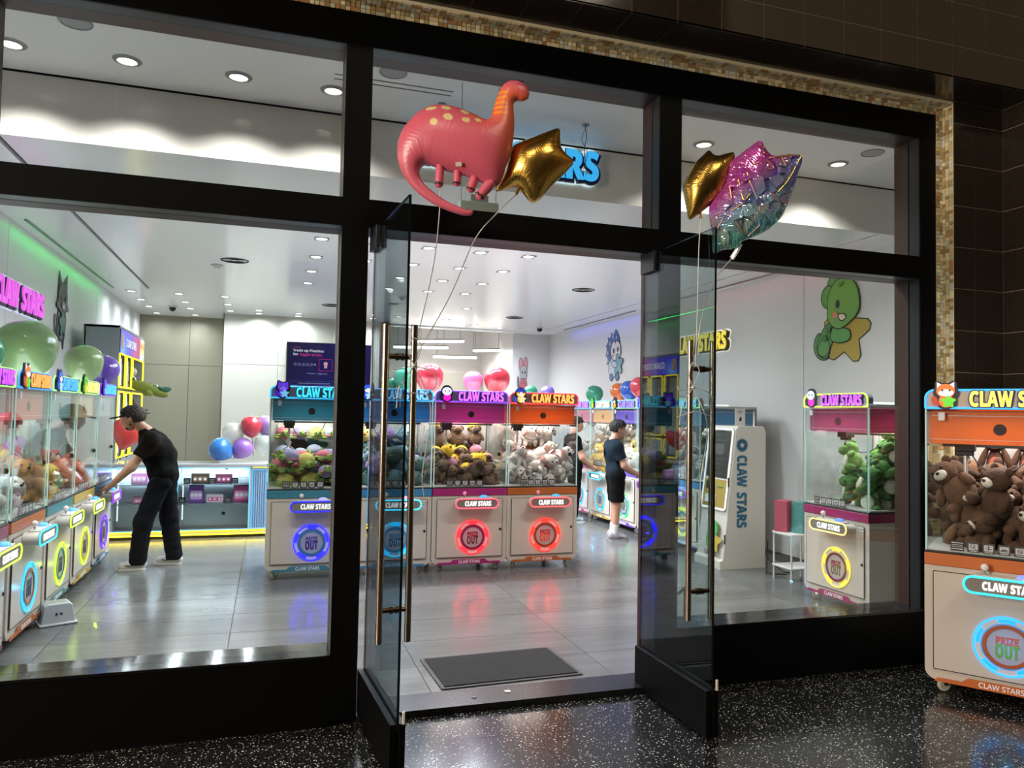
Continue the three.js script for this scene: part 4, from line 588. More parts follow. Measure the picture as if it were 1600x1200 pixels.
// ================= PLUSH TOYS =================
const eyeM = paint('#17130f', 0.25);
const PL = {
  turtle(c, rim) { return (o) => { part('shell', el(0.086, 0.07, 0.086), fur(c), o); part('shell_rim', new THREE.TorusGeometry(0.078, 0.016, 8, 22).rotateX(PI / 2).translate(0, -0.022, 0), fur(rim), o); const h = part('head', el(0.04, 0.037, 0.042, 0.01, -0.005, 0.108), fur('#7f9a4a'), o); for (const s of [-1, 1]) part('eye', el(0.007, 0.008, 0.006, 0.01 + s * 0.022, 0.008, 0.142, 0, 0, 0, true), eyeM, h); for (const [x, z] of [[-0.07, 0.055], [0.07, 0.055], [-0.065, -0.06], [0.065, -0.06]]) part('flipper', el(0.032, 0.016, 0.028, x, -0.045, z, 0, 0, 0, true), fur('#86a052'), o); }; },
  chick(c, beak) { return (o) => { part('body', el(0.088, 0.082, 0.085), fur(c), o); for (const s of [-1, 1]) { part('wing', el(0.02, 0.042, 0.05, s * 0.083, -0.01, 0, 0, 0, s * 0.3, true), fur(c), o); part('eye', el(0.008, 0.009, 0.006, s * 0.032, 0.022, 0.078, 0, 0, 0, true), eyeM, o); } part('beak', el(0.017, 0.011, 0.018, 0, 0.003, 0.09, 0, 0, 0, true), fur(beak), o); part('tuft', el(0.02, 0.03, 0.02, 0, 0.085, 0, 0.3, 0, 0, true), fur(c), o); }; },
  capy(hood) { return (o) => { part('body', el(0.075, 0.085, 0.07, 0, -0.05, 0), fur('#6d5847'), o); const h = part('head', mg([el(0.062, 0.058, 0.06, 0, 0.055, 0.01), el(0.044, 0.036, 0.04, 0, 0.045, 0.056)]), fur('#7a634f'), o); part('muzzle', el(0.034, 0.027, 0.02, 0, 0.043, 0.083, 0, 0, 0, true), fur('#43352b'), h); for (const s of [-1, 1]) part('eye', el(0.006, 0.007, 0.005, s * 0.034, 0.075, 0.062, 0, 0, 0, true), eyeM, h); const k = part('hood', mg([new THREE.SphereGeometry(0.074, 16, 10, 0, 2 * PI, 0, 1.75).rotateX(-0.55).translate(0, 0.06, -0.004), new THREE.ConeGeometry(0.03, 0.05, 10).translate(0, 0.138, -0.02)]), fur(hood), o); void k; for (const s of [-1, 1]) part('arm', el(0.022, 0.045, 0.024, s * 0.07, -0.03, 0.03, -0.5, 0, s * 0.4, true), fur('#6d5847'), o); }; },
  dog(c, earC, scarf) { return (o) => { part('body', el(0.065, 0.062, 0.1, 0, -0.02, -0.03), fur(c), o); const h = part('head', mg([el(0.058, 0.052, 0.056, 0, 0.035, 0.07), el(0.03, 0.025, 0.034, 0, 0.022, 0.118)]), fur(c), o); for (const s of [-1, 1]) { part('ear', el(0.018, 0.05, 0.028, s * 0.058, 0.03, 0.06, 0, 0, s * 0.35, true), fur(earC), h); part('eye', el(0.008, 0.009, 0.006, s * 0.024, 0.052, 0.116, 0, 0, 0, true), eyeM, h); for (const z of [0.03, -0.09]) part('leg', el(0.022, 0.05, 0.024, s * 0.045, -0.075, z, s * 0.4, 0, s * 0.4, true), fur(c), o); } part('nose', el(0.011, 0.009, 0.008, 0, 0.034, 0.15, 0, 0, 0, true), eyeM, h); part('tail', el(0.018, 0.018, 0.05, 0, 0.01, -0.14, 0.6, 0, 0, true), fur(c), o); if (scarf) part('collar', new THREE.TorusGeometry(0.045, 0.01, 6, 18).translate(0, 0.01, 0.035), fur(scarf), o); }; },
  dino(c) { return (o) => { part('body', mg([el(0.068, 0.08, 0.066, 0, -0.03, 0), el(0.04, 0.036, 0.09, 0, -0.075, -0.085, 0.25)]), fur(c), o); part('belly', el(0.05, 0.058, 0.02, 0, -0.035, 0.054, -0.1, 0, 0, true), fur('#cfd0bb'), o); const h = part('head', mg([el(0.06, 0.052, 0.058, 0, 0.075, 0.012), el(0.048, 0.034, 0.045, 0, 0.062, 0.058)]), fur(c), o); for (const s of [-1, 1]) { part('eye', el(0.008, 0.01, 0.006, s * 0.038, 0.097, 0.058, 0, 0, 0, true), eyeM, h); part('crest', el(0.018, 0.02, 0.02, s * 0.026, 0.125, -0.005, 0, 0, 0, true), fur(c), h); part('arm', el(0.02, 0.042, 0.022, s * 0.07, 0, 0.03, -0.7, 0, s * 0.5, true), fur(c), o); part('foot', el(0.028, 0.026, 0.045, s * 0.045, -0.1, 0.04, 0, 0, 0, true), fur(c), o); } }; },
  bear(c, muz) { return (o) => { part('body', el(0.078, 0.09, 0.07, 0, -0.04, 0), fur(c), o); const h = part('head', el(0.068, 0.062, 0.062, 0, 0.085, 0.012), fur(c), o); part('muzzle', el(0.034, 0.026, 0.022, 0, 0.07, 0.066), fur(muz), h); part('nose', el(0.011, 0.008, 0.008, 0, 0.079, 0.087, 0, 0, 0, true), eyeM, h); for (const s of [-1, 1]) { part('ear', el(0.024, 0.024, 0.014, s * 0.05, 0.138, 0, 0, 0, 0, true), fur(c), h); part('eye', el(0.007, 0.008, 0.005, s * 0.028, 0.1, 0.068, 0, 0, 0, true), eyeM, h); part('arm', el(0.026, 0.06, 0.028, s * 0.082, -0.01, 0.03, -0.5, 0, s * 0.5, true), fur(c), o); part('leg', el(0.03, 0.036, 0.06, s * 0.05, -0.105, 0.05, 0, s * 0.3, 0, true), fur(c), o); } }; },
  longbear(c, muz) { return (o) => { part('body', el(0.05, 0.12, 0.05, 0, -0.06, 0), fur(c), o); part('belly_patch', el(0.036, 0.06, 0.02, 0, -0.05, 0.037, 0, 0, 0, true), fur('#a5503f'), o); const h = part('head', mg([el(0.07, 0.06, 0.06, 0, 0.1, 0.01), el(0.022, 0.022, 0.014, -0.055, 0.148, 0), el(0.022, 0.022, 0.014, 0.055, 0.148, 0)]), fur(c), o); part('muzzle', el(0.036, 0.026, 0.022, 0, 0.085, 0.064), fur(muz), h); part('nose', el(0.012, 0.009, 0.008, 0, 0.094, 0.085, 0, 0, 0, true), eyeM, h); for (const s of [-1, 1]) { part('arm', el(0.02, 0.1, 0.022, s * 0.07, -0.02, 0.02, 0, 0, s * 0.35, true), fur(c), o); part('leg', el(0.022, 0.1, 0.024, s * 0.035, -0.24, 0, 0, 0, s * 0.1, true), fur(c), o); } }; },
};
const tplCache = {};
function plush(kind, args, where) {          // a maker: first call builds the toy, later calls clone it
  const key = kind + args.join();
  return (label, p, rot, sc, group) => {
    let o; const nm = 'plush_' + ({ capy: 'capybara', longbear: 'bear', dino: 'dinosaur', dog: 'puppy' }[kind] || kind);
    if (!tplCache[key]) { o = thing(nm, label, 'plush toy', p, 0, group); PL[kind](...args)(o); tplCache[key] = o; } else { o = dup(tplCache[key], p, 0, label, group); }
    o.rotation.set(...rot); o.scale.setScalar(sc); return o;
  };
}
const _v = new THREE.Vector3();
function fill(m, what, kinds, n, r, z0 = -0.7, z1 = -0.12, x0 = -0.29, x1 = 0.29, upright = 0.6) {
  const got = []; m.updateMatrixWorld();
  for (let i = 0; i < n; i++) {
    let best = null;
    for (let t = 0; t < 26; t++) {
      const x = rr(x0, x1), z = rr(z0, z1); let y = 0.875 + r * 0.8;
      for (const q of got) { const d = Math.hypot(q.x - x, q.z - z), D = r * 1.62; if (d < D) y = Math.max(y, q.y + Math.sqrt(D * D - d * d)); }
      const cost = y + (z - z0) * 0.12; if (!best || cost < best.cost) best = { x, y, z, cost };
    }
    got.push(best); const k = kinds[Math.floor(rnd() * kinds.length)];
    const w = _v.set(best.x, best.y, best.z).applyMatrix4(m.matrixWorld).toArray();
    const pos = `${best.y < 1.03 ? 'lower' : 'upper'} ${best.z > -0.3 ? 'front' : best.z > -0.52 ? 'middle' : 'rear'} ${best.x < (x0 + x1) / 2 ? 'left' : 'right'}`; k.make(`${k.say}, ${pos} in ${what}`, w, [rr(-upright, upright), m.rotation.y + rr(-1, 1) * upright * 1.6, rr(-upright, upright)], (r / 0.09) * rr(0.92, 1.1), `${k.say} in ${what}`.slice(0, 60));
  }
}
function display(m, what, kinds, xs, y, z, sc, ordinal) {
  m.updateMatrixWorld(); xs.forEach((x, i) => { const k = kinds[i % kinds.length], w = _v.set(x, y, z).applyMatrix4(m.matrixWorld).toArray(); k.make(`${k.say}, ${['first', 'second', 'third', 'fourth', 'fifth'][i]} on the shelf of ${what}`, w, [0, m.rotation.y + rr(-0.2, 0.2), 0], sc, `upper shelf plush in ${what}`.slice(0, 60)); });
}
const K = (kind, args, say) => ({ make: plush(kind, args), say });
const fruit = [K('turtle', ['#c46a78', '#9fae62'], 'pink round turtle plush'), K('turtle', ['#8f86ad', '#b06a86'], 'lavender round turtle plush'), K('turtle', ['#bdb164', '#96a85c'], 'yellow round turtle plush'), K('turtle', ['#9aa0b8', '#c46a86'], 'grey-blue round turtle plush')];
fill(mA, 'the teal-hood machine', fruit, 40, 0.088); display(mA, 'the teal-hood machine', fruit, [-0.24, -0.07, 0.09, 0.25], 1.38, -0.66, 1.0);
const pastel = [K('chick', ['#c9b36a', '#c2622e'], 'yellow ball-shaped chick plush'), K('chick', ['#9a7fb8', '#c9a24a'], 'lilac ball-shaped chick plush'), K('chick', ['#7f9fae', '#c9a24a'], 'pale blue ball-shaped chick plush'), K('chick', ['#54706f', '#8aa05a'], 'dark teal ball-shaped chick plush')];
fill(mB, 'the blue-hood machine', pastel, 36, 0.09); display(mB, 'the blue-hood machine', pastel, [-0.22, 0.02, 0.22], 1.38, -0.66, 1.0);
const capys = [K('capy', ['#c4b83a'], 'brown capybara plush with lime hood'), K('capy', ['#d8b52e'], 'brown capybara plush with yellow hood'), K('capy', ['#c08aa0'], 'brown capybara plush with pink hood'), K('bear', ['#6a5546', '#43352b'], 'plain brown long-furred plush')];
fill(mC, 'the magenta-hood machine', capys, 38, 0.088); display(mC, 'the magenta-hood machine', [capys[1], capys[2], capys[0]], [-0.2, 0.0, 0.2], 1.39, -0.64, 1.1);
const dogs = [K('dog', ['#d8d2cc', '#c9bdb6', ''], 'white floppy puppy plush'), K('dog', ['#dcd7d2', '#c89a92', ''], 'white puppy plush with pink ears'), K('dog', ['#cfcac6', '#b8b0ac', '#4a7fc0'], 'white puppy plush with blue collar')];
fill(mD, 'the orange-hood machine', dogs, 40, 0.088, -0.68, -0.12, -0.28, 0.28, 0.9); display(mD, 'the orange-hood machine', dogs, [-0.2, 0.05, 0.24], 1.4, -0.62, 1.25);
const dinos = [K('dino', ['#5f8f45'], 'green dinosaur plush with pale belly'), K('dino', ['#6f9a4c'], 'light green dinosaur plush'), K('dino', ['#4f7f42'], 'dark green dinosaur plush')];
fill(mG, 'the right window machine', dinos, 22, 0.098, -0.68, -0.13, 0.0, 0.27); fill(mG, 'the right window machine', dinos, 4, 0.09, -0.7, -0.45, -0.2, 0.0); display(mG, 'the right window machine', dinos, [0.02, 0.16, 0.3], 1.42, -0.62, 1.2);
const browns = [K('bear', ['#5e4433', '#d9d2c8'], 'brown bear plush with white muzzle'), K('bear', ['#4c3629', '#e0d9cf'], 'dark brown bear plush with white muzzle'), K('bear', ['#7a5c44', '#d9d2c8'], 'tan bear plush with white muzzle')];
fill(mO, 'the outdoor machine', browns, 30, 0.1, -0.66, -0.15, -0.26, 0.26); { const lb = K('longbear', ['#4c3022', '#e6e0d8'], 'long-limbed brown bear plush'); mO.updateMatrixWorld(); for (const [x, t] of [[-0.06, 'first'], [0.12, 'second']]) lb.make(`${lb.say}, ${t} hanging on the back of the outdoor machine`, _v.set(x, 1.42, -0.6).applyMatrix4(mO.matrixWorld).toArray(), [0, mO.rotation.y, 0], 1.05, 'hanging bears in the outdoor machine'); }
display(mO, 'the outdoor machine', browns, [0.22, 0.32], 1.4, -0.62, 1.0);
// machines seen at an angle: fewer, larger toys
const yel = [K('bear', ['#cfae4a', '#e0d7b0'], 'yellow bear plush'), K('dog', ['#d6d2cc', '#c4beb8', ''], 'white puppy plush'), K('dog', ['#c48a4a', '#a86a3a', ''], 'orange puppy plush')], whites = [K('chick', ['#d8d4ce', '#c9a24a'], 'white ball-shaped chick plush'), K('dog', ['#b9b4ae', '#8a8580', ''], 'grey puppy plush')], mixed = [K('bear', ['#8a8580', '#c9c4be'], 'grey bear plush'), K('chick', ['#6f8a5a', '#c9a24a'], 'green ball-shaped chick plush'), K('bear', ['#b8524a', '#d8c0b8'], 'red bear plush')];
fill(lw[0], 'the nearest left wall machine', whites, 16, 0.105); fill(lw[1], 'the second left wall machine', [yel[1], whites[0]], 18, 0.105); fill(lw[2], 'the third left wall machine', [yel[0], yel[0], yel[2]], 18, 0.105); fill(lw[3], 'the fourth left wall machine', mixed, 15, 0.105); fill(lw[4], 'the fifth left wall machine', [mixed[1], mixed[0]], 10, 0.1);
rw.forEach((m, i) => { if (i > 4) return; const w = ['first', 'second', 'third', 'fourth', 'fifth'][i]; fill(m, `the ${w} right wall machine`, [[mixed[0], whites[1]], [mixed[0], whites[0]], [whites[0], whites[1]], [yel[0], whites[0]], [mixed[0], browns[2]]][i], 16, 0.11); display(m, `the ${w} right wall machine`, [whites[1], mixed[0], browns[2]], [-0.22, 0, 0.22], 1.38, -0.6, 1.2); });
// ================= FOIL BALLOONS =================
function inflate(pts, n, thick, wrinkle = 0, freq = 60, noise = null, pw = 0.5) {        // a seamed outline blown up: both skins meet on the outline
  const xs = pts.map((p) => p[0]), ys = pts.map((p) => p[1]), x0 = Math.min(...xs), x1 = Math.max(...xs), y0 = Math.min(...ys), y1 = Math.max(...ys), h = Math.max(x1 - x0, y1 - y0) / n;
  const nx = Math.ceil((x1 - x0) / h) + 3, ny = Math.ceil((y1 - y0) / h) + 3, N = nx * ny, inside = new Uint8Array(N), X = new Float32Array(N), Y = new Float32Array(N), D = new Float32Array(N), Sx = new Float32Array(N), E = pts.length;
  const arc = [0]; for (let i = 0; i < E; i++) arc.push(arc[i] + Math.hypot(pts[(i + 1) % E][0] - pts[i][0], pts[(i + 1) % E][1] - pts[i][1]));
  const near = new Float32Array(N * 2);
  for (let j = 0; j < ny; j++) for (let i = 0; i < nx; i++) {
    const k = j * nx + i, x = X[k] = x0 + (i - 1) * h, y = Y[k] = y0 + (j - 1) * h; let inn = false, bd = 1e9, bs = 0, bxx = 0, byy = 0;
    for (let e = 0; e < E; e++) {
      const a = pts[e], b = pts[(e + 1) % E]; if ((a[1] > y) !== (b[1] > y) && x < (b[0] - a[0]) * (y - a[1]) / (b[1] - a[1]) + a[0]) inn = !inn;
      const dx = b[0] - a[0], dy = b[1] - a[1], t = Math.max(0, Math.min(1, ((x - a[0]) * dx + (y - a[1]) * dy) / (dx * dx + dy * dy || 1))), px = a[0] + t * dx, py = a[1] + t * dy, d = Math.hypot(px - x, py - y);
      if (d < bd) { bd = d; bs = arc[e] + t * (arc[e + 1] - arc[e]); bxx = px; byy = py; }
    }
    inside[k] = inn ? 1 : 0; D[k] = bd; Sx[k] = bs; near[k * 2] = bxx; near[k * 2 + 1] = byy;
  }
  let U = new Float32Array(N); for (let it = 0; it < 700; it++) for (let j = 1; j < ny - 1; j++) for (let i = 1 + ((it + j) & 1); i < nx - 1; i += 2) { const k = j * nx + i; if (inside[k]) U[k] += 1.6 * ((U[k - 1] + U[k + 1] + U[k - nx] + U[k + nx] + h * h) / 4 - U[k]); }
  let um = 0; for (const u of U) um = Math.max(um, u);
  const pos = [], uv = [], idx = [], id = [new Int32Array(N).fill(-1), new Int32Array(N).fill(-1)], L = Math.max(x1 - x0, y1 - y0);
  const vert = (k, s) => { if (id[s][k] >= 0) return id[s][k]; let x = X[k], y = Y[k], z = 0; if (inside[k]) { z = thick * Math.pow(Math.max(U[k], 0) / um, pw); z *= 1 + wrinkle * Math.sin(Sx[k] * freq / L * 6.28 + 2.5 * Math.sin(Sx[k] * 17 / L)) * Math.exp(-D[k] / (0.09 * L)); if (noise) z += noise(x, y, s) * Math.min(1, D[k] / (0.05 * L)); } else { x = near[k * 2]; y = near[k * 2 + 1]; } pos.push(x, y, s ? -z : z); uv.push((x - x0) / (x1 - x0), (y - y0) / (y1 - y0)); return id[s][k] = pos.length / 3 - 1; };
  for (let j = 0; j < ny - 1; j++) for (let i = 0; i < nx - 1; i++) { const a = j * nx + i, b = a + 1, c = a + nx, d = c + 1; if (!(inside[a] || inside[b] || inside[c] || inside[d])) continue; for (const s of [0, 1]) { const A = vert(a, s), Bb = vert(b, s), Cc = vert(c, s), Dd = vert(d, s); if (s) idx.push(A, Cc, Bb, Bb, Cc, Dd); else idx.push(A, Bb, Cc, Bb, Dd, Cc); } }
  const g = new THREE.BufferGeometry(); g.setAttribute('position', new THREE.Float32BufferAttribute(pos, 3)); g.setAttribute('uv', new THREE.Float32BufferAttribute(uv, 2)); g.setIndex(idx); g.computeVertexNormals(); return g;
}
function tint(g, f) { const p = g.attributes.position, c = new Float32Array(p.count * 3), col = new THREE.Color(); for (let i = 0; i < p.count; i++) { f(p.getX(i), p.getY(i), col, p.getZ(i)); c.set([col.r, col.g, col.b], i * 3); } g.setAttribute('color', new THREE.BufferAttribute(c, 3)); return g; }
const dense = (pts, n = 5) => smooth(pts, n);
{
  // the dinosaur: outline in units of 1/1000, about 0.66 m long
  const k = 0.000655, loc = (p) => [(p[0] - 600) * k, (640 - p[1]) * k];
  const raw = [[1000, 115], [1060, 130], [1100, 165], [1118, 215], [1105, 255], [1070, 272], [1025, 270], [1000, 290], [998, 335], [1004, 400], [1007, 480], [1002, 560], [990, 640], [965, 740], [930, 850], [898, 930], [860, 945], [780, 920], [700, 890], [600, 855], [500, 828], [420, 802], [330, 778], [290, 805], [287, 865], [320, 930], [400, 1000], [500, 1065], [600, 1108], [650, 1128], [705, 1135], [690, 1168], [650, 1175], [560, 1155], [440, 1110], [320, 1040], [220, 950], [150, 850], [115, 750], [108, 680], [120, 600], [150, 520], [200, 450], [270, 380], [340, 340], [420, 322], [500, 328], [580, 345], [660, 375], [740, 410], [808, 438], [835, 365], [855, 290], [880, 220], [910, 160], [950, 127]].map(loc);
  const out = dense(raw, 3), dg = inflate(out, 150, 0.115, 0.022, 60);
  const spots = [[372, 383, 42, 20, -0.1], [487, 378, 39, 20, 0.2], [630, 403, 34, 21, 0.5], [510, 467, 37, 28, 0.4], [400, 507, 30, 28, 0], [643, 484, 30, 22, 0.2], [731, 476, 26, 17, 0.6], [455, 333, 30, 7, 0], [545, 345, 30, 8, 0.2], [750, 433, 22, 7, 0.4]].map(([x, y, a, b, r]) => [(x - 600) * k, (640 - y) * k, a * k, b * k, -r]);
  const pink = C('#c8586a'), orange = C('#dc6440'), band = C('#e88a20'), cream = C('#d8c088');
  const shade = (x, y, c, z) => {
    const X = x / k + 600, Y = 640 - y / k; let t = Math.max(0, Math.min(1, (X - 560) / 380)) * Math.max(0, Math.min(1, (620 - Y) / 200)); t = Math.max(t, Math.max(0, Math.min(1, (X - 820) / 150)) * Math.max(0, Math.min(1, (900 - Y) / 300)) * 0.8); t *= Math.max(0, Math.min(1, (Y - 150) / 110));
    c.copy(pink).lerp(orange, t);
    if (z >= 0) { for (const [sx, sy, a, b, r] of spots) { const dx = x - sx, dy = y - sy, u = (dx * Math.cos(r) + dy * Math.sin(r)) / a, v = (-dx * Math.sin(r) + dy * Math.cos(r)) / b; if (u * u + v * v < 1) c.copy(cream); }
      if (X > 845 && X < 950 && Y > 215 && Y < 412 && ((Y - 218) % 42) < 20 && X > 850 + (Y - 215) * -0.09) c.copy(band); }
  };
  tint(dg, shade);
  const o = thing('foil_balloon', 'large coral dinosaur foil balloon with cream spots floating over the doorway', 'balloon', [0.884, 2.962, -3.66]); o.rotation.set(0, CAM_YAW, 0);
  const foil = phy({ vertexColors: true, roughness: 0.38, clearcoat: 0.25, clearcoatRoughness: 0.3 });
  part('body', dg, foil, o);
  const legM = phy({ color: pink, roughness: 0.38 }), claw = paint('#2a1418', 0.5);
  [[[445, 800], [440, 955], 36], [[580, 835], [576, 945], 33], [[712, 885], [680, 990], 38], [[835, 925], [745, 1040], 44]].forEach(([a, b, r], i) => {
    const [ax, ay] = loc(a), [bx2, by2] = loc(b), L = Math.hypot(bx2 - ax, by2 - ay), R = r * k, lg = new THREE.LatheGeometry([[0.0005, 0.02], [R * 0.8, 0.01], [R * 0.95, -L * 0.3], [R * 0.85, -L * 0.75], [R * 0.95, -L * 0.95], [R * 0.5, -L * 1.08], [0.0005, -L * 1.12]].map((p) => new THREE.Vector2(...p)), 18);
    const q = part('leg', lg, legM, o, [ax, ay, 0.02], [0, 0, Math.atan2(bx2 - ax, -(by2 - ay))]);
    part('claw_print', tube([[-R * 0.8, -L * 0.98, R * 0.62], [-R * 0.5, -L * 0.86, R * 0.86], [-R * 0.15, -L * 0.96, R * 0.97], [R * 0.2, -L * 0.86, R * 0.97], [R * 0.5, -L * 0.97, R * 0.86], [R * 0.8, -L * 0.9, R * 0.6]], 0.0035, 24, 5), claw, q);
  });
  { const f = (x, y) => loc([x, y]); const [a, b] = f(1048, 140); part('closed_eye', tube([[a - 0.012, b + 0.004, 0.046], [a - 0.006, b - 0.005, 0.048], [a + 0.004, b - 0.007, 0.046], [a + 0.012, b, 0.04]], 0.0022, 14, 5), claw, o); part('label_print', bx(0.03, 0.02, 0.001), paint('#d8c8b8', 0.5), o, [...f(593, 818), 0.085], [0.5, 0, 0.1]); }
  part('ribbon', tube([[-0.1, -0.22, 0], [-0.103, -0.36, 0.0], [-0.125, -0.6, 0], [-0.18, -0.9, 0.02], [-0.215, -1.07, 0.05]], 0.0028, 40, 5), M.string, o);
  // star balloons
  const star = (name, label, pos, ctr, kk, rawPts, thick, mat, wr, extra, noise, pw, n = 110) => { const pts = dense(rawPts.map((p) => [(p[0] - ctr[0]) * kk, (ctr[1] - p[1]) * kk]), 3), g = inflate(pts, n, thick, wr, 46, noise, pw); if (extra) tint(g, extra); const s = thing(name, label, 'balloon', pos); s.rotation.set(0, CAM_YAW, 0); part('foil', g, mat, s); return s; };
  const gold = phy({ color: C('#dcae52'), metalness: 1, roughness: 0.27 });
  const ridge = (cx, cy, f, amp, rot) => (x, y) => { const a = Math.atan2(y - cy, x - cx) + rot, d = Math.hypot(x - cx, y - cy); return amp * Math.cos(5 * a) * Math.min(1, d / 0.1); };
  const s1 = star('star_balloon', 'shiny gold star foil balloon right beside the dinosaur', [1.262, 2.905, -3.62], [1190, 800], 0.000645, [[1385, 508], [1394, 590], [1402, 665], [1445, 720], [1507, 768], [1440, 860], [1335, 965], [1240, 1075], [1180, 1108], [1130, 1065], [1085, 1005], [1050, 975], [975, 1000], [893, 1024], [930, 930], [965, 850], [985, 760], [1005, 668], [1100, 620], [1200, 580], [1300, 535]], 0.125, gold, 0.05, null, null, 0.55);
  part('neck', tube([[-0.06, -0.09, 0.02], [-0.075, -0.125, 0.015], [-0.09, -0.16, 0.01]], 0.008, 12, 8), gold, s1);
  part('ribbon', tube([[-0.09, -0.16, 0.01], [-0.19, -0.26, 0.0], [-0.3, -0.4, 0], [-0.42, -0.7, 0.02], [-0.58, -1.01, 0.07]], 0.0028, 40, 5), M.string, s1);
  const s2 = star('star_balloon', 'small dark gold star foil balloon beside the iridescent one', [2.215, 2.862, -3.5], [550, 590], 0.00067, [[550, 297], [592, 347], [680, 325], [750, 312], [738, 450], [692, 570], [645, 680], [560, 745], [480, 812], [395, 860], [378, 780], [352, 640], [345, 600], [380, 500], [440, 400], [500, 340]], 0.1, phy({ color: C('#b08c44'), metalness: 1, roughness: 0.27 }), 0.06, null, null, 0.55);
  part('neck', tube([[-0.04, -0.12, 0.01], [-0.045, -0.15, 0.005], [-0.04, -0.175, 0]], 0.007, 10, 8), gold, s2);
  part('ribbon', tube([[-0.04, -0.175, 0], [-0.05, -0.35, 0], [-0.06, -0.7, 0.02], [-0.075, -0.97, 0.05]], 0.0028, 40, 5), M.string, s2);
  // iridescent film, crumpled into flat facets
  const seeds = Array.from({ length: 120 }, () => [rr(-0.27, 0.27), rr(-0.33, 0.33), rr(-0.55, 0.55), rr(-0.55, 0.55), rr(-0.008, 0.008)]);
  const crumple = (x, y, s) => { let b = 1e9, v = 0; for (const q of seeds) { const d = Math.hypot(x - q[0], y - q[1]) ; if (d < b) { b = d; v = q[4] + (x - q[0]) * q[2] * (s ? -1 : 1) + (y - q[1]) * q[3]; } } return v * 0.75; };
  const hues = ['#d83fb8', '#4a5cd8', '#5ad0b8', '#c8dcd4', '#e8b858', '#a060d8', '#78b8e8', '#f0b898'].map(C);
  const film = phy({ vertexColors: true, flatShading: true, metalness: 0.3, roughness: 0.12, transmission: 0.55, thickness: 0, iridescence: 1, iridescenceIOR: 1.9, iridescenceThicknessRange: [300, 520] });
  const s3 = star('star_balloon', 'big iridescent clear film star balloon at the right of the doorway', [2.44, 2.79, -3.4], [1000, 640], 0.000655, [[1035, 158], [1080, 240], [1125, 290], [1250, 272], [1374, 284], [1340, 420], [1295, 560], [1250, 680], [1210, 780], [1100, 890], [960, 960], [900, 985], [845, 1040], [740, 1060], [663, 1092], [650, 1040], [655, 930], [630, 800], [625, 700], [735, 515], [755, 370], [850, 290], [950, 210]], 0.11, film, 0.1,
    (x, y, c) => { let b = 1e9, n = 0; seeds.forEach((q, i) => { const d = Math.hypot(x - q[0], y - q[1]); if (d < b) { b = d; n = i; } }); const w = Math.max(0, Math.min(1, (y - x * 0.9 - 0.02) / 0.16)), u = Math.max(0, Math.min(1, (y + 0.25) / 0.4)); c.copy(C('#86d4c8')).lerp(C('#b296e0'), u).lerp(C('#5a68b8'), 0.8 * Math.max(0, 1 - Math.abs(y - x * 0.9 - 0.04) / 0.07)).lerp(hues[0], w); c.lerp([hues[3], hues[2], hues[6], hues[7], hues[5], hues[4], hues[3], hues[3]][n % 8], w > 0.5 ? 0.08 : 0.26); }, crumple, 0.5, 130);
  { // pulled creases as thin tubes on the film, glints put into their colour
    const fp = s3.children[0].geometry.attributes.position, on = (q) => { const x = (q[0] - 1000) * 0.000655, y = (640 - q[1]) * 0.000655; let b = 1e9, z = 0; for (let i = 0; i < fp.count; i++) { if (fp.getZ(i) < 0) continue; const d = (fp.getX(i) - x) ** 2 + (fp.getY(i) - y) ** 2; if (d < b) { b = d; z = fp.getZ(i); } } return [x, y, z + 0.003]; };
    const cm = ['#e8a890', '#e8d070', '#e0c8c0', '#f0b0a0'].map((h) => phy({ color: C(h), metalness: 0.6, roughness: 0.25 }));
    [[[930, 400], [1120, 325], [1340, 287]], [[1132, 620], [1230, 500], [1345, 300]], [[905, 560], [950, 660], [992, 770]], [[745, 805], [810, 880], [882, 960]], [[990, 780], [1075, 835]], [[880, 470], [902, 560]], [[1060, 625], [1185, 690]], [[1180, 312], [1200, 400]], [[752, 570], [762, 680]], [[820, 520], [850, 690], [900, 650]], [[662, 930], [705, 830]], [[1190, 690], [1255, 655]], [[1020, 200], [1035, 300], [1110, 270]], [[760, 780], [850, 720]], [[920, 960], [1000, 880]], [[1040, 370], [1100, 420], [1040, 450]]].forEach((l, i) => part('crease_glint', tube(l.map(on), 0.0045, 16, 5), cm[i % 4], s3));
  }
  part('neck', tube([[-0.08, -0.24, 0], [-0.1, -0.28, 0], [-0.125, -0.32, 0]], 0.013, 12, 8), film, s3);
  part('ribbon', tube([[-0.125, -0.32, 0], [-0.2, -0.42, -0.02], [-0.26, -0.6, -0.06], [-0.3, -0.86, -0.08]], 0.0028, 40, 5), M.string, s3);
  // ribbon bows on the pull handles
  const bow = (p, t) => { const b = thing('ribbon_bow', t, 'ribbon', p); for (const q of [[[0, 0, 0.02], [0.03, 0.09, 0.03], [-0.01, 0.13, 0.03], [-0.03, 0.06, 0.03], [0, 0, 0.02]], [[0, 0, 0.02], [0.09, -0.03, 0.03], [0.1, -0.1, 0.03], [0.05, -0.12, 0.03]], [[0, 0, 0.02], [-0.08, -0.02, 0.03], [-0.1, 0.0, 0.03]], [[0, 0, 0.02], [-0.07, -0.1, 0.03], [-0.08, -0.2, 0.02]], [[0, 0, 0.02], [0.08, -0.2, 0.03], [0.05, -0.5, 0.02], [0.06, -0.62, 0.02]], [[-0.1, -0.16, 0.03], [0, -0.13, 0.04], [0.1, -0.15, 0.03]]]) part('loop', tube(q, 0.0026, 24, 5), M.string, b); part('knot', el(0.01, 0.01, 0.01, 0, 0, 0.02, 0, 0, 0, true), M.string, b); };
  bow([0.648, 1.84, -3.545], 'thin cream ribbon bow tied on the left door pull handle'); bow([2.137, 1.78, -3.53], 'thin cream ribbon tangle tied on the right door pull handle');
}
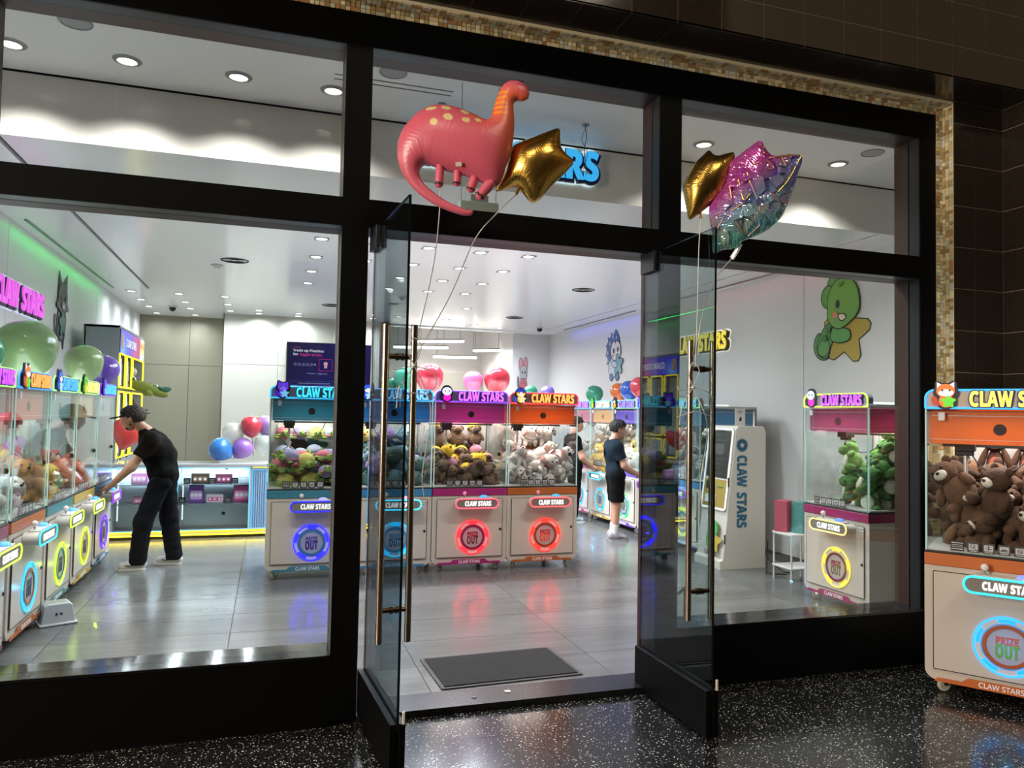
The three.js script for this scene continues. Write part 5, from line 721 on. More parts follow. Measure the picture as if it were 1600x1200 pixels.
// ================= LATEX BALLOONS =================
{
  const prof = [[0.0005, -1.26], [0.05, -1.25], [0.028, -1.2], [0.05, -1.15], [0.3, -1.02], [0.62, -0.78], [0.86, -0.42], [0.985, 0], [0.97, 0.32], [0.84, 0.62], [0.6, 0.85], [0.32, 0.97], [0.0005, 1.0]];
  const curve = new THREE.SplineCurve(prof.map((p) => new THREE.Vector2(...p))), bg = new THREE.LatheGeometry(curve.getPoints(40).map((p) => new THREE.Vector2(Math.max(p.x, 0.0005), p.y)), 32), neck = new THREE.TorusGeometry(0.055, 0.022, 6, 14).rotateX(PI / 2).translate(0, -1.25, 0);
  const heart = inflate(dense([[0, -1], [-.45, -.6], [-.85, -.1], [-.95, .35], [-.7, .75], [-.35, .8], [-.05, .55], [0, .48], [.05, .55], [.35, .8], [.7, .75], [.95, .35], [.85, -.1], [.45, -.6]], 3), 44, 0.55);
  const bal = (label, p, r, hex, clear = 0, rot = [0, 0, 0], isHeart = 0, stick = 0) => {
    const o = thing(isHeart ? 'heart_balloon' : 'balloon', label, 'balloon', p); o.rotation.set(...rot);
    const m = phy({ color: C(hex), roughness: clear ? 0.16 : 0.2, transmission: clear, thickness: 0, clearcoat: 0.4 });
    part('skin', (isHeart ? heart : bg).clone().scale(r, r, r), m, o); if (!isHeart) part('knot', neck.clone().scale(r, r, r), paint(hex, 0.4), o); if (stick) part('stick', rod([0, -r * (isHeart ? 0.9 : 1.25), 0], [0, -r * 1.25 - 0.22, 0], 0.004), paint('#3a3a3c', 0.5), o); return o;
  };
  bal('large pale green translucent balloon on the nearest left wall machines', [-1.93, 2.08, -7.18], 0.24, '#9fbf86', 0.35, [0.2, 0, 0.1]); bal('pale green translucent balloon at the far end of the left wall machines', [-1.82, 2.06, -8.72], 0.186, '#a3bd84', 0.35, [0, 0, 0.15]); bal('violet balloon tucked behind the pale green one', [-1.72, 2.01, -9.12], 0.165, '#6a48b0', 0.1, [0.2, 0, -0.3]); bal('dark green balloon partly behind the large pale green one', [-2.1, 2.0, -6.6], 0.19, '#1f7a52');
  bal('red heart-shaped balloon behind the man in the cap', [-1.66, 1.28, -10.38], 0.205, '#cc3c3a', 0, [0, 0.1, -0.3], 1, 1);
  bal('bright blue balloon lying on the counter', [-0.57, 1.1, -10.32], 0.145, '#2f6fb8', 0, [0, 0, 0.9]); bal('clear white balloon above the counter', [-0.43, 1.3, -10.5], 0.14, '#e4e2dc', 0.6); bal('lilac balloon lying on the counter beside the blue one', [-0.31, 1.11, -10.42], 0.135, '#9a6ab8', 0.1, [0, 0, -0.7]); bal('red balloon on a stick above the counter', [-0.21, 1.4, -10.42], 0.135, '#b83440', 0, [0, 0, 0.1], 0, 1); bal('lilac balloon half hidden by the leftmost claw machine', [-0.02, 1.41, -10.55], 0.13, '#9a78b8', 0.15); bal('clear balloon low behind the leftmost claw machine', [-0.05, 1.16, -10.5], 0.13, '#dfe2de', 0.7);
  bal('red balloon on the blue-hood machine by the left door handle', [1.68, 2.005, -8.2], 0.155, '#a82c3a', 0, [0, 0, 0.05]); bal('pink balloon on the magenta-hood machine', [2.19, 1.98, -8.25], 0.115, '#c0608a'); bal('red balloon on the magenta-hood machine beside the pink one', [2.455, 2.0, -8.2], 0.15, '#a82c3a', 0, [0, 0, -0.05]); bal('dark green balloon behind the orange-hood machine', [2.9, 1.88, -8.3], 0.08, '#2a7a5c'); bal('violet balloon behind the orange-hood machine', [3.11, 1.88, -8.3], 0.08, '#6a58ac'); bal('sea green balloon seen between the left door handles', [1.47, 1.99, -8.5], 0.14, '#4fb090', 0.2); bal('small dark green balloon behind the left door glass', [1.3, 1.92, -8.6], 0.08, '#2f7a5c');
  bal('sea green balloon on the right wall machines', [5.25, 1.98, -11.75], 0.15, '#2f8a68', 0, [0, 0, -0.2]); bal('orange balloon on the right wall machines', [5.3, 2.0, -10.9], 0.145, '#c2642a'); bal('blue balloon on the right wall machines', [5.28, 2.02, -10.5], 0.15, '#2f58b0'); bal('red balloon on the right wall machines', [5.26, 2.06, -10.12], 0.15, '#c0404a');
}
// ================= FURNITURE AND FITTINGS =================
{ // entrance mat
  const t = T.mat.clone(); t.repeat.set(3, 2); t.needsUpdate = true;
  const o = thing('door_mat', 'dark charcoal ribbed mat lying inside the open doorway', 'mat', [1.455, 0.0, -4.675]); o.rotation.y = 0.035;
  part('carpet', rb(0.86, 0.012, 0.52, 0.004, 0, 0.008, 0), std({ map: t, roughness: 1, bumpMap: t, bumpScale: 0.004 }), o); part('rubber_edge', ext((() => { const s = rrect(0.91, 0.57, 0.01); s.holes.push(rrect(0.86, 0.52, 0.008)); return s; })(), 0.008).rotateX(-PI / 2), paint('#2b2a2b', 0.7), o);
}
{ // step stool
  const o = thing('step_stool', 'small pale grey plastic step stool by the left wall machines', 'stool', [-1.46, 0, -6.45], 0.42); o.scale.setScalar(0.7);
  const gs = paint('#b9bcc2', 0.4), s = S([[-0.155, 0.012], [-0.145, 0.045], [-0.115, 0.2], [-0.095, 0.215], [0.095, 0.215], [0.115, 0.2], [0.145, 0.045], [0.155, 0.012]]);
  part('body', ext(s, 0.19, { bevelEnabled: true, bevelSize: 0.012, bevelThickness: 0.014, bevelSegments: 3 }).translate(0, 0, -0.095), gs, o); part('foot_rim', rb(0.36, 0.026, 0.27, 0.012, 0, 0.014, 0), gs, o); part('tread', rb(0.19, 0.012, 0.16, 0.005, 0, 0.226, 0), paint('#aab0a8', 0.6), o); for (const x of [-0.022, 0.022]) part('grip_hole', cyl(0.012, 0.012, 0.01, 16).rotateX(PI / 2).translate(x, 0.12, 0.109), M.dark, o); part('tread_ribs', mg([-3, -2, -1, 0, 1, 2, 3].map((i) => bx(0.01, 0.004, 0.13, i * 0.024, 0.233, 0))), paint('#8f968f', 0.7), o);
}
{ // prize tower against the left wall
  const W = 1.95, D = 0.4, H = 2.66, o = thing('prize_tower', 'tall grey prize locker tower with yellow neon windows in the rear left corner', 'prize machine', [-1.84, 0, -10.68 - W / 2], PI / 2);
  part('carcass', mg([bx(W, H, 0.03, 0, H / 2, -D), bx(0.03, H, D, -W / 2 + 0.015, H / 2, -D / 2), bx(0.03, H, D, W / 2 - 0.015, H / 2, -D / 2), bx(W, 0.03, D, 0, H - 0.015, -D / 2), bx(W - 0.04, 0.92, D - 0.01, 0, 0.46, -D / 2), bx(W - 0.04, 0.3, D - 0.02, 0, H - 0.165, -D / 2)]), paint('#8f929b', 0.5), o);
  T.tower = tex(512, 128, (g, w, h) => { const q = g.createLinearGradient(0, 0, w, h); q.addColorStop(0, '#3a2ad0'); q.addColorStop(0.35, '#4a4ae0'); q.addColorStop(0.55, '#7a40c8'); q.addColorStop(0.8, '#c0307a'); q.addColorStop(1, '#a0286a'); g.fillStyle = q; g.fillRect(0, 0, w, h); const b = g.createRadialGradient(60, 110, 4, 60, 110, 120); b.addColorStop(0, 'rgba(110,200,255,.8)'); b.addColorStop(1, 'rgba(110,200,255,0)'); g.fillStyle = b; g.fillRect(0, 0, w, h); g.font = 'bold 64px sans-serif'; g.textAlign = 'center'; g.textBaseline = 'middle'; g.lineWidth = 8; g.strokeStyle = '#2a2470'; g.strokeText('CLAW STARS', 280, 62, 270); g.fillStyle = '#f4f4ff'; g.fillText('CLAW STARS', 280, 62, 270); });
  const pn = part('sign_panel', bx(1.5, 0.3, 0.01, 0, 0, 0), [0, 0, 0, 0, 1, 0].map((i) => i ? std({ map: T.tower, emissiveMap: T.tower, emissive: C('#ffffff'), emissiveIntensity: 0.75, roughness: 0.3 }) : M.dark), o, [-0.2, H - 0.19, 0.006]); void pn;
  { const f = sub('sign_figure', o, [-0.83, H - 0.29, 0.012]); part('body', ext(S(ell(0, 0.07, 0.055, 0.07)), 0.004), glow('#e0a040', 0.5), f); part('head', ext(S(ell(0, 0.15, 0.06, 0.05)), 0.005), glow('#f0c060', 0.5), f); part('star', ext(S(starPts(0.02, 0.06, 0.05)), 0.006), glow('#ffd870', 0.5), f); }
  T.grad = tex(16, 128, (g, w, h) => { const q = g.createLinearGradient(0, 0, 0, h); q.addColorStop(0, '#f0c8b8'); q.addColorStop(0.35, '#f08858'); q.addColorStop(0.6, '#f8c878'); q.addColorStop(1, '#b0c8f0'); g.fillStyle = q; g.fillRect(0, 0, w, h); });
  part('gradient_panel', bx(0.36, 0.3, 0.01, 0.765, H - 0.19, 0.006), std({ map: T.grad, emissiveMap: T.grad, emissive: C('#ffffff'), emissiveIntensity: 0.7 }), o);
  const yn = glow('#ffe92a', 1.9), wl = glow('#f4f8ff', 3), cols = [[-0.975, -0.5], [-0.47, -0.02], [0.01, 0.975]], rows = [[1.86, 2.32], [1.3, 1.83], [0.95, 1.27]], inn = paint('#d4d8e2', 0.5);
  rows.forEach(([y0, y1], j) => cols.forEach(([x0, x1], i) => { const w = part('prize_window', bx(x1 - x0 - 0.06, y1 - y0 - 0.05, 0.01, (x0 + x1) / 2, (y0 + y1) / 2, -D + 0.04), inn, o); part('neon_frame', frameTube(rrect(x1 - x0 - 0.05, y1 - y0 - 0.03, 0.045, (x0 + x1) / 2, (y0 + y1) / 2), 0.012), yn, w, [0, 0, 0.006]); part('inner_lamp', bx(0.035, y1 - y0 - 0.1, 0.02, x0 + 0.09, (y0 + y1) / 2, -0.08), wl, w); }));
  part('mullions', mg([bx(0.03, 1.45, 0.02, -0.485, 1.61, -0.02), bx(0.03, 1.45, 0.02, -0.005, 1.61, -0.02), bx(W, 0.03, 0.02, 0, 1.845, -0.02), bx(W, 0.03, 0.02, 0, 1.285, -0.02)]), paint('#4a4a30', 0.5), o);
  const toy = (label, hex, p, s, sh) => { const t = thing('plush_prize', label, 'plush toy', p); part('body', el(0.1 * s, 0.12 * s, 0.1 * s), fur(hex), t); part('head', el(0.08 * s, 0.075 * s, 0.08 * s, 0.02 * s, 0.16 * s, 0), fur(hex), t); for (const q of [-1, 1]) part('ear', el(0.03 * s, 0.04 * s, 0.02 * s, 0.01, 0.24 * s, q * 0.055 * s, 0, 0, 0, true), fur(sh), t); };
  toy('pale blue plush in the lower right window of the tower', '#9fb4c0', [-1.95, 1.44, -11.9], 1.1, '#8aa0b0'); toy('brown plush in the lower right window of the tower', '#5a3026', [-1.95, 1.44, -12.35], 1.1, '#4a241c'); toy('white plush in the upper right window of the tower', '#d8d6d0', [-1.95, 1.99, -11.95], 1.0, '#c4c0ba'); toy('cream plush beside the white one in the upper right window of the tower', '#cfc6b0', [-1.95, 1.99, -12.25], 0.9, '#bfb49c'); toy('grey plush in the upper middle window of the tower', '#8a8c92', [-1.98, 2.0, -11.4], 0.9, '#5a5c62');
  const cr = thing('plush_crocodile', 'long green crocodile plush sticking out of the prize tower', 'plush toy', [-1.72, 1.9, -11.75]); cr.scale.set(0.66, 0.95, 0.8); cr.rotation.y = 0.5;
  part('body', mg([el(0.34, 0.085, 0.12, 0.05, 0, 0, 0, 0, -0.2), el(0.17, 0.05, 0.09, 0.4, -0.09, 0, 0, 0, -0.1)]), fur('#6f7a2c'), cr); part('back_ridge', mg([0, 1, 2, 3, 4, 5].map((i) => el(0.045, 0.035, 0.04, -0.18 + i * 0.11, 0.11 - i * 0.024, 0, 0, 0, 0, true))), fur('#2f5a48'), cr); for (const z of [-0.1, 0.1]) part('leg', el(0.08, 0.04, 0.05, 0.12, -0.08, z, 0, 0, -0.4, true), fur('#7f8a3a'), cr); part('snout', el(0.13, 0.045, 0.07, 0.5, -0.02, 0, 0, 0, 0.1), fur('#2f5f50'), cr); for (const z of [-0.05, 0.05]) part('eye', el(0.02, 0.025, 0.02, 0.3, 0.03, z, 0, 0, 0, true), paint('#e8e4d0', 0.3), cr);
  const rs = thing('plush_prize', 'small plush with red bow and dark green leaves at the tower edge', 'plush toy', [-1.79, 1.5, -12.3]); part('bow', mg([el(0.04, 0.03, 0.03, -0.03, 0, 0), el(0.04, 0.03, 0.03, 0.03, 0, 0)]), fur('#a03038'), rs); part('leaves', mg([el(0.07, 0.012, 0.02, 0.03, 0.06, 0, 0, 0, 0.5), el(0.06, 0.012, 0.02, 0.06, 0.03, 0, 0, 0, 0.1)]), fur('#2a3a2c'), rs);
}
{ // counter with lit showcases
  const o = thing('prize_counter', 'white prize counter with glass showcases and yellow neon foot line', 'counter', [-0.9, 0, -10.2]), H = 0.93, L = 1.84, D = 0.46, wh = paint('#b9b8ba', 0.4);
  part('carcass', mg([bx(L, 0.03, D, 0, 0.06, -D / 2), bx(L, 0.82, 0.02, 0, 0.48, -D), bx(0.03, 0.82, D, -L / 2 + 0.015, 0.48, -D / 2), bx(0.04, 0.82, D, -0.17, 0.48, -D / 2), bx(0.04, 0.82, D, 0.72, 0.48, -D / 2), bx(0.2, 0.82, D - 0.02, L / 2 - 0.1, 0.48, -D / 2 - 0.01)]), wh, o);
  part('countertop', rb(L + 0.06, 0.045, D + 0.05, 0.012, 0, H - 0.02, -D / 2 + 0.01), phy({ color: C('#a9a8ac'), roughness: 0.12 }), o); part('plinth', bx(L, 0.05, D - 0.06, 0, 0.025, -D / 2 - 0.02), M.dark, o); part('foot_neon', rb(L, 0.022, 0.02, 0.008, 0, 0.09, 0.008), glow('#ffe52a', 2.4), o); part('unseen_wash_strip', bx(L, 0.008, 0.02, 0, 0.046, 0.004), glow('#ffd81a', 12), o);  // unseen strip below the foot neon, placed to throw yellow on the floor
  const cy = glow('#5ac8ff', 1.5), wl = glow('#f2fbff', 1.6);
  for (const [x0, x1] of [[-0.89, -0.2], [-0.15, 0.7]]) { const cxx = (x0 + x1) / 2, w = x1 - x0, sc = sub('showcase', o, [cxx, 0, 0]); part('back_board', bx(w, 0.78, 0.006, 0, 0.49, -D + 0.02), paint('#c9dbe6', 0.5), sc); part('glass_front', paneGeo(w, 0.78, 0.006), paneMats(M.acrylic, M.acrEdge), sc, [0, 0.49, 0]); part('neon_outline', frameTube(rrect(w - 0.01, 0.77, 0.01, 0, 0.49), 0.005), cy, sc, [0, 0, 0.006]); part('light_bar', mg([bx(0.012, 0.62, 0.012, -w / 2 + 0.05, 0.52, -0.2), bx(0.1, 0.012, 0.012, -w / 2 + 0.09, 0.83, -0.2)]), wl, sc); for (const y of [0.66, 0.42]) part('glass_shelf', bx(w - 0.02, 0.008, D - 0.12, 0, y, -D / 2), paint('#5f6a74', 0.2), sc); part('outlet', rb(0.04, 0.04, 0.012, 0.004, 0.1, 0.25, -D + 0.03), M.dark, sc); const l = new THREE.RectAreaLight(0xe8f6ff, 16, w - 0.1, 0.3); l.position.set(0, 0.87, -0.2); l.rotation.x = -PI / 2; sc.add(l); part('unseen_top_lamp', bx(w - 0.1, 0.006, 0.3, 0, 0.876, -0.2), glow('#e8f6ff', 1), sc); }  // unseen lamps under the countertop, placed to light the showcases
  const fl = sub('fluted_panel', o, [0.82, 0, 0]); for (let i = 0; i < 6; i++) part('flute', cyl(0.013, 0.013, 0.72, 10, -0.065 + i * 0.026, 0.48, 0.0), paint('#7f9ab8', 0.3), fl); part('neon_outline', frameTube(rrect(0.17, 0.74, 0.01, 0, 0.48), 0.005), glow('#3aa8ff', 1.8), fl, [0, 0, 0.014]); part('top_neon', bx(0.18, 0.014, 0.012, 0, 0.885, 0.01), glow('#fff05a', 2), fl);
  const boxAt = (name, label, cat, x, y, w, h, d, hex, hex2, z = -0.2) => { const b = thing(name, label, cat, [-0.9 + x, y, -10.2 + z]); part('carton', rb(w, h, d, 0.004, 0, h / 2, 0), paint(hex, 0.5), b); part('window_print', bx(w * 0.8, h * 0.5, 0.002, 0, h * 0.45, d / 2 + 0.001), paint(hex2, 0.4), b); part('figure_print', mg([-0.28, 0, 0.28].map((k) => ext(circ(Math.min(w, h) * 0.13), 0.002).translate(w * k, h * 0.45, d / 2 + 0.002))), paint('#e4d6dc', 0.5), b); };
  boxAt('prize_box', 'brown boxed prize set at the left of the right showcase upper shelf', 'box', 0.1, 0.666, 0.21, 0.13, 0.12, '#3a2c26', '#7a5a40'); boxAt('prize_box', 'magenta boxed prize set in the middle of the right showcase upper shelf', 'box', 0.38, 0.666, 0.2, 0.12, 0.12, '#5a2a44', '#a84a72'); boxAt('prize_box', 'pale blue boxed prize set at the right of the right showcase upper shelf', 'box', 0.62, 0.666, 0.12, 0.09, 0.1, '#b4cadc', '#e0e8ee'); boxAt('prize_box', 'violet boxed figure on the left of the right showcase lower shelf', 'box', 0.06, 0.426, 0.17, 0.22, 0.12, '#6a3a8a', '#b89ac8'); boxAt('prize_box', 'white and pink boxed toys in the middle of the right showcase lower shelf', 'box', 0.28, 0.426, 0.2, 0.1, 0.12, '#c8b8c4', '#c45a86'); boxAt('prize_box', 'pink boxed doll pack on the right of the right showcase lower shelf', 'box', 0.6, 0.426, 0.2, 0.21, 0.12, '#a83a72', '#e08ab0');
  boxAt('prize_box', 'pink boxed prize in the left showcase upper shelf', 'box', -0.6, 0.666, 0.18, 0.14, 0.12, '#a86a9a', '#d8a0c4'); boxAt('prize_box', 'lilac boxed prize beside the pink one in the left showcase', 'box', -0.36, 0.666, 0.16, 0.15, 0.12, '#7a5aa0', '#c0a0d0'); boxAt('prize_box', 'flat pink boxed prize in the left showcase lower shelf', 'box', -0.55, 0.426, 0.24, 0.08, 0.14, '#8a4a70', '#d08aa8');
  for (const [x, y, t] of [[-0.05, 0.666, 'left of the brown boxed set'], [0.245, 0.666, 'between the brown and magenta boxed sets'], [0.515, 0.666, 'right of the magenta boxed set'], [-0.1, 0.426, 'left of the violet boxed figure'], [0.44, 0.426, 'left of the pink doll pack']]) { const b = thing('price_card', 'small black price card ' + t, 'card', [-0.9 + x, y, -10.2 - 0.12]); part('card', rb(0.085, 0.075, 0.004, 0.001, 0, 0.0375, 0), M.dark, b); part('print_lines', mg([0.05, 0.035, 0.02].map((q) => bx(0.055, 0.004, 0.001, 0, q, 0.0026))), paint('#a8a8aa', 0.6), b); }
  for (const [x, hex, t] of [[0.12, '#b89a6a', 'brown'], [0.4, '#3a3a3e', 'magenta']]) { const b = thing('display_topper', `scalloped white display card standing on the ${t} boxed set`, 'card', [-0.9 + x, 0.796, -10.2 - 0.22]); part('card', ext(S(smooth([[-.09, 0], [.09, 0], [.1, .04], [.06, .06], [.05, .1], [-.01, .11], [-.06, .09], [-.1, .05]], 4)), 0.004), paint('#d6d4ce', 0.5), b); part('figure', ext(circ(0.03, 0.01, 0.07), 0.004).translate(0, 0, 0.004), paint(hex, 0.5), b); }
}
{ // wall screen
  T.tv = tex(640, 360, (g, w, h) => { const q = g.createLinearGradient(0, 0, w, h); q.addColorStop(0, '#15103f'); q.addColorStop(0.5, '#1a1460'); q.addColorStop(1, '#140f3c'); g.fillStyle = q; g.fillRect(0, 0, w, h); g.font = 'bold 11px sans-serif'; g.fillStyle = '#e0389a'; g.fillText('TRADE UP', 44, 40); g.font = 'bold 27px sans-serif'; g.fillStyle = '#f2f2ff'; g.fillText('Trade up Plushies', 42, 70); g.fillText('for', 42, 100); g.fillStyle = '#e0389a'; g.fillText('bigger prizes.', 92, 100); g.fillStyle = '#5a568c'; for (let i = 0; i < 5; i++) { g.beginPath(); g.arc(62 + i * 30, 168, 13, 0, 7); g.fill(); } for (let i = 0; i < 5; i++) { g.beginPath(); g.arc(410 + (i % 3) * 30, 160 + Math.floor(i / 3) * 26, 13, 0, 7); g.fill(); } g.fillStyle = '#fff'; g.fillText('=', 200, 176); g.strokeStyle = '#e0387a'; g.lineWidth = 3; g.beginPath(); g.roundRect(238, 122, 100, 92, 10); g.stroke(); g.fillStyle = '#f0a8c0'; g.beginPath(); g.arc(288, 158, 16, 0, 7); g.fill(); g.fillRect(277, 170, 22, 22); g.font = '13px sans-serif'; g.fillStyle = '#d8d8f0'; g.fillText('5 Plushies = 1 bigger prize', 150, 240); g.strokeStyle = '#3a62c8'; g.lineWidth = 2; g.beginPath(); g.roundRect(34, 296, 560, 30, 8); g.stroke(); g.fillText('Trade up Medium Plushies at the counter', 84, 316); });
  const o = thing('wall_screen', 'large dark blue wall screen above the leftmost claw machine', 'screen', [1.1, 2.465, -14.94]); part('bezel', rb(1.62, 0.92, 0.05, 0.006, 0, 0, -0.02), M.dark, o); part('display', new THREE.PlaneGeometry(1.59, 0.895), std({ color: 0x000000, emissiveMap: T.tv, emissive: C('#ffffff'), emissiveIntensity: 0.85, roughness: 0.15 }), o, [0, 0, 0.0065]); const l = new THREE.RectAreaLight(0x2a2480, 0.3, 1.59, 0.9); l.position.set(0, 0, 0.03); l.rotation.y = PI; o.add(l);
}
{ // token kiosk
  const o = thing('token_kiosk', 'white token kiosk with slanted screen and vertical blue lettering near the right wall', 'kiosk', [4.68, 0, -7.3], -PI / 2), kw = paint('#c4bfb8', 0.4), W = 0.5;
  // side profile in the plane (depth, height), front at depth 0 leaning back
  const prof = S([[0.04, 0], [-0.52, 0], [-0.52, 1.48], [-0.49, 1.53], [-0.18, 1.53], [-0.155, 1.5], [-0.05, 0.62], [-0.05, 0.56], [0.0, 0.1], [0.04, 0.08]]);
  part('housing', ext(prof, W, { bevelEnabled: true, bevelSize: 0.006, bevelThickness: 0.006, bevelSegments: 2 }).rotateY(-PI / 2).translate(W / 2, 0, 0), kw, o);
  const fr = sub('screen_bezel', o, [0, 1.06, -0.1], [-0.118, 0, 0]);
  part('bezel_plate', ext(rrect(0.48, 0.9, 0.04), 0.03).translate(0, 0, -0.01), kw, fr); part('gold_plate', ext(rrect(0.43, 0.3, 0.01, 0, -0.27), 0.004).translate(0, 0, 0.02), paint('#a8924a', 0.35, 0.4), fr);
  T.kiosk = tex(256, 320, (g, w, h) => { g.fillStyle = '#24272a'; g.fillRect(0, 0, w, h); g.fillStyle = '#4a4f54'; for (let i = 0; i < 9; i++) g.fillRect(30, 30 + i * 32, 120 + (i * 47) % 80, 10); g.fillStyle = '#70767a'; g.fillRect(60, 90, 130, 70); });
  part('screen', new THREE.BoxGeometry(0.4, 0.52, 0.004), [0, 0, 0, 0, 1, 0].map((i) => i ? std({ color: 0x111111, emissiveMap: T.kiosk, emissive: C('#ffffff'), emissiveIntensity: 0.5, roughness: 0.1 }) : M.dark), fr, [0, 0.16, 0.024]); part('neon_outline', frameTube(rrect(0.46, 0.88, 0.04), 0.008), glow('#f4f2ff', 1.8), fr, [0, 0, 0.024]);
  part('card_reader', rb(0.06, 0.09, 0.03, 0.006, -0.12, -0.19, 0.03), M.dark, fr); part('bill_slot', rb(0.09, 0.012, 0.02, 0.004, 0.1, -0.2, 0.026), paint('#2f6a4a', 0.4), fr); part('tray', rb(0.2, 0.09, 0.03, 0.006, -0.06, -0.34, 0.024), paint('#d8d8dc', 0.3), fr); part('speaker_grille', rb(0.16, 0.02, 0.01, 0.004, 0, 0.415, 0.024), M.dark, fr);
  const sd = sub('side_emblem', o, [W / 2 + 0.008, 0, -0.22], [0, PI / 2, 0]), blue = paint('#235f7c', 0.4);
  part('disc', ext(circ(0.072, 0, 1.33), 0.002), paint('#1f4c68', 0.4), sd); part('disc_rim', ext(ring2(0.064, 0.069), 0.001).translate(0, 1.33, 0.002), paint('#6aa0b0', 0.4), sd); part('disc_star', ext(S(starPts(0, 1.33, 0.03)), 0.001).translate(0, 0, 0.002), paint('#c8b0b8', 0.4), sd);
  part('lettering', mg([lettering('CLAW', 0.085, 0.002, 0.004, fontBold, 0.34).rotateZ(-PI / 2).translate(0, 1.05, 0), lettering('STARS', 0.085, 0.002, 0.004, fontBold, 0.38).rotateZ(-PI / 2).translate(0, 0.63, 0)]), blue, sd);
  for (const [x, y] of [[-0.17, 0.93], [-0.21, 0.32]]) part('hinge', rb(0.018, 0.1, 0.008, 0.002, x, y, 0), paint('#4a443e', 0.5), sd);
  const fp = sub('front_print', o, [0, 0.33, 0.012], [-0.1, 0, 0]); { const c = (n, p, h, z) => part(n, ext(S(p.map((q) => [q[0] * 0.3, q[1] * 0.3])), 0.002), paint(h, 0.5), fp, [0.06, 0, z]); c('star', starPts(.12, -.16, .46, -.12), '#b79f3f', 0); c('body', ell(-.2, -.15, .2, .3), '#5f9e52', 0.002); c('head', ell(.02, .28, .3, .3), '#4f9a4a', 0.004); } part('lettering', lettering('CLAW STARS', 0.035, 0.002, 0.001, fontBold, 0.24).translate(0.05, -0.18, 0.002), paint('#5a5040', 0.5), fp);
  const sg = thing('counter_sign', 'small white acrylic sign standing on top of the token kiosk', 'sign', [4.98, 1.53, -7.2]); part('plate', rb(0.008, 0.2, 0.13, 0.003, 0, 0.1, 0).rotateY(PI / 2), paint('#c9c6c4', 0.3), sg); part('print', mg([bx(0.06, 0.008, 0.001, 0, 0.17, 0.005), bx(0.06, 0.006, 0.001, 0, 0.15, 0.005), ext(S(smooth([[-.012, .06], [.012, .06], [.016, .09], [.004, .11], [-.01, .09]])), 0.001).translate(0, 0, 0.0045)]), M.dark, sg);
}
{ // little white side table with two cartons and cables
  const o = thing('side_table', 'small white metal side table with a lower shelf by the right wall', 'table', [5.12, 0, -6.43]), w = 0.36, d = 0.3, wm = paint('#cac8c4', 0.4);
  part('tabletop', rb(w, 0.022, d, 0.005, 0, 0.47, 0), wm, o); part('lower_shelf', rb(w, 0.018, d, 0.005, 0, 0.14, 0), wm, o); for (const x of [-1, 1]) for (const z of [-1, 1]) part('leg', cyl(0.01, 0.01, 0.46, 10, x * (w / 2 - 0.015), 0.23, z * (d / 2 - 0.015)), wm, o);
  const bag = (l, x, z, hex, r) => { const b = thing('gift_carton', l, 'box', [x, 0.481, z], r); part('carton', rb(0.15, 0.31, 0.13, 0.006, 0, 0.155, 0), paint(hex, 0.45), b); part('lid_fold', rb(0.152, 0.012, 0.132, 0.004, 0, 0.306, 0), paint(hex, 0.6), b); };
  bag('dark pink carton standing at the back of the side table', 5.03, -6.51, '#a8485e', 0.5); bag('teal carton standing at the front of the side table', 5.14, -6.38, '#4a8482', 0.35);
  const cb = thing('power_cable', 'black power cables trailing around the side table to the kiosk', 'cable', [0, 0, 0]); for (const q of [[[5.2, 0.3, -7.0], [5.16, 0.12, -6.95], [5.12, 0.012, -6.9], [5.02, 0.012, -6.75], [5.15, 0.012, -6.62]], [[5.2, 0.12, -7.02], [5.24, 0.012, -6.8], [5.3, 0.012, -6.7]], [[5.32, 0.44, -6.2], [5.2, 0.3, -6.22], [5.15, 0.03, -6.24]], [[5.34, 0.44, -6.18], [5.26, 0.2, -6.22], [5.22, 0.03, -6.2]]]) part('strand', tube(q, 0.006, 24, 6), M.dark, cb);
}
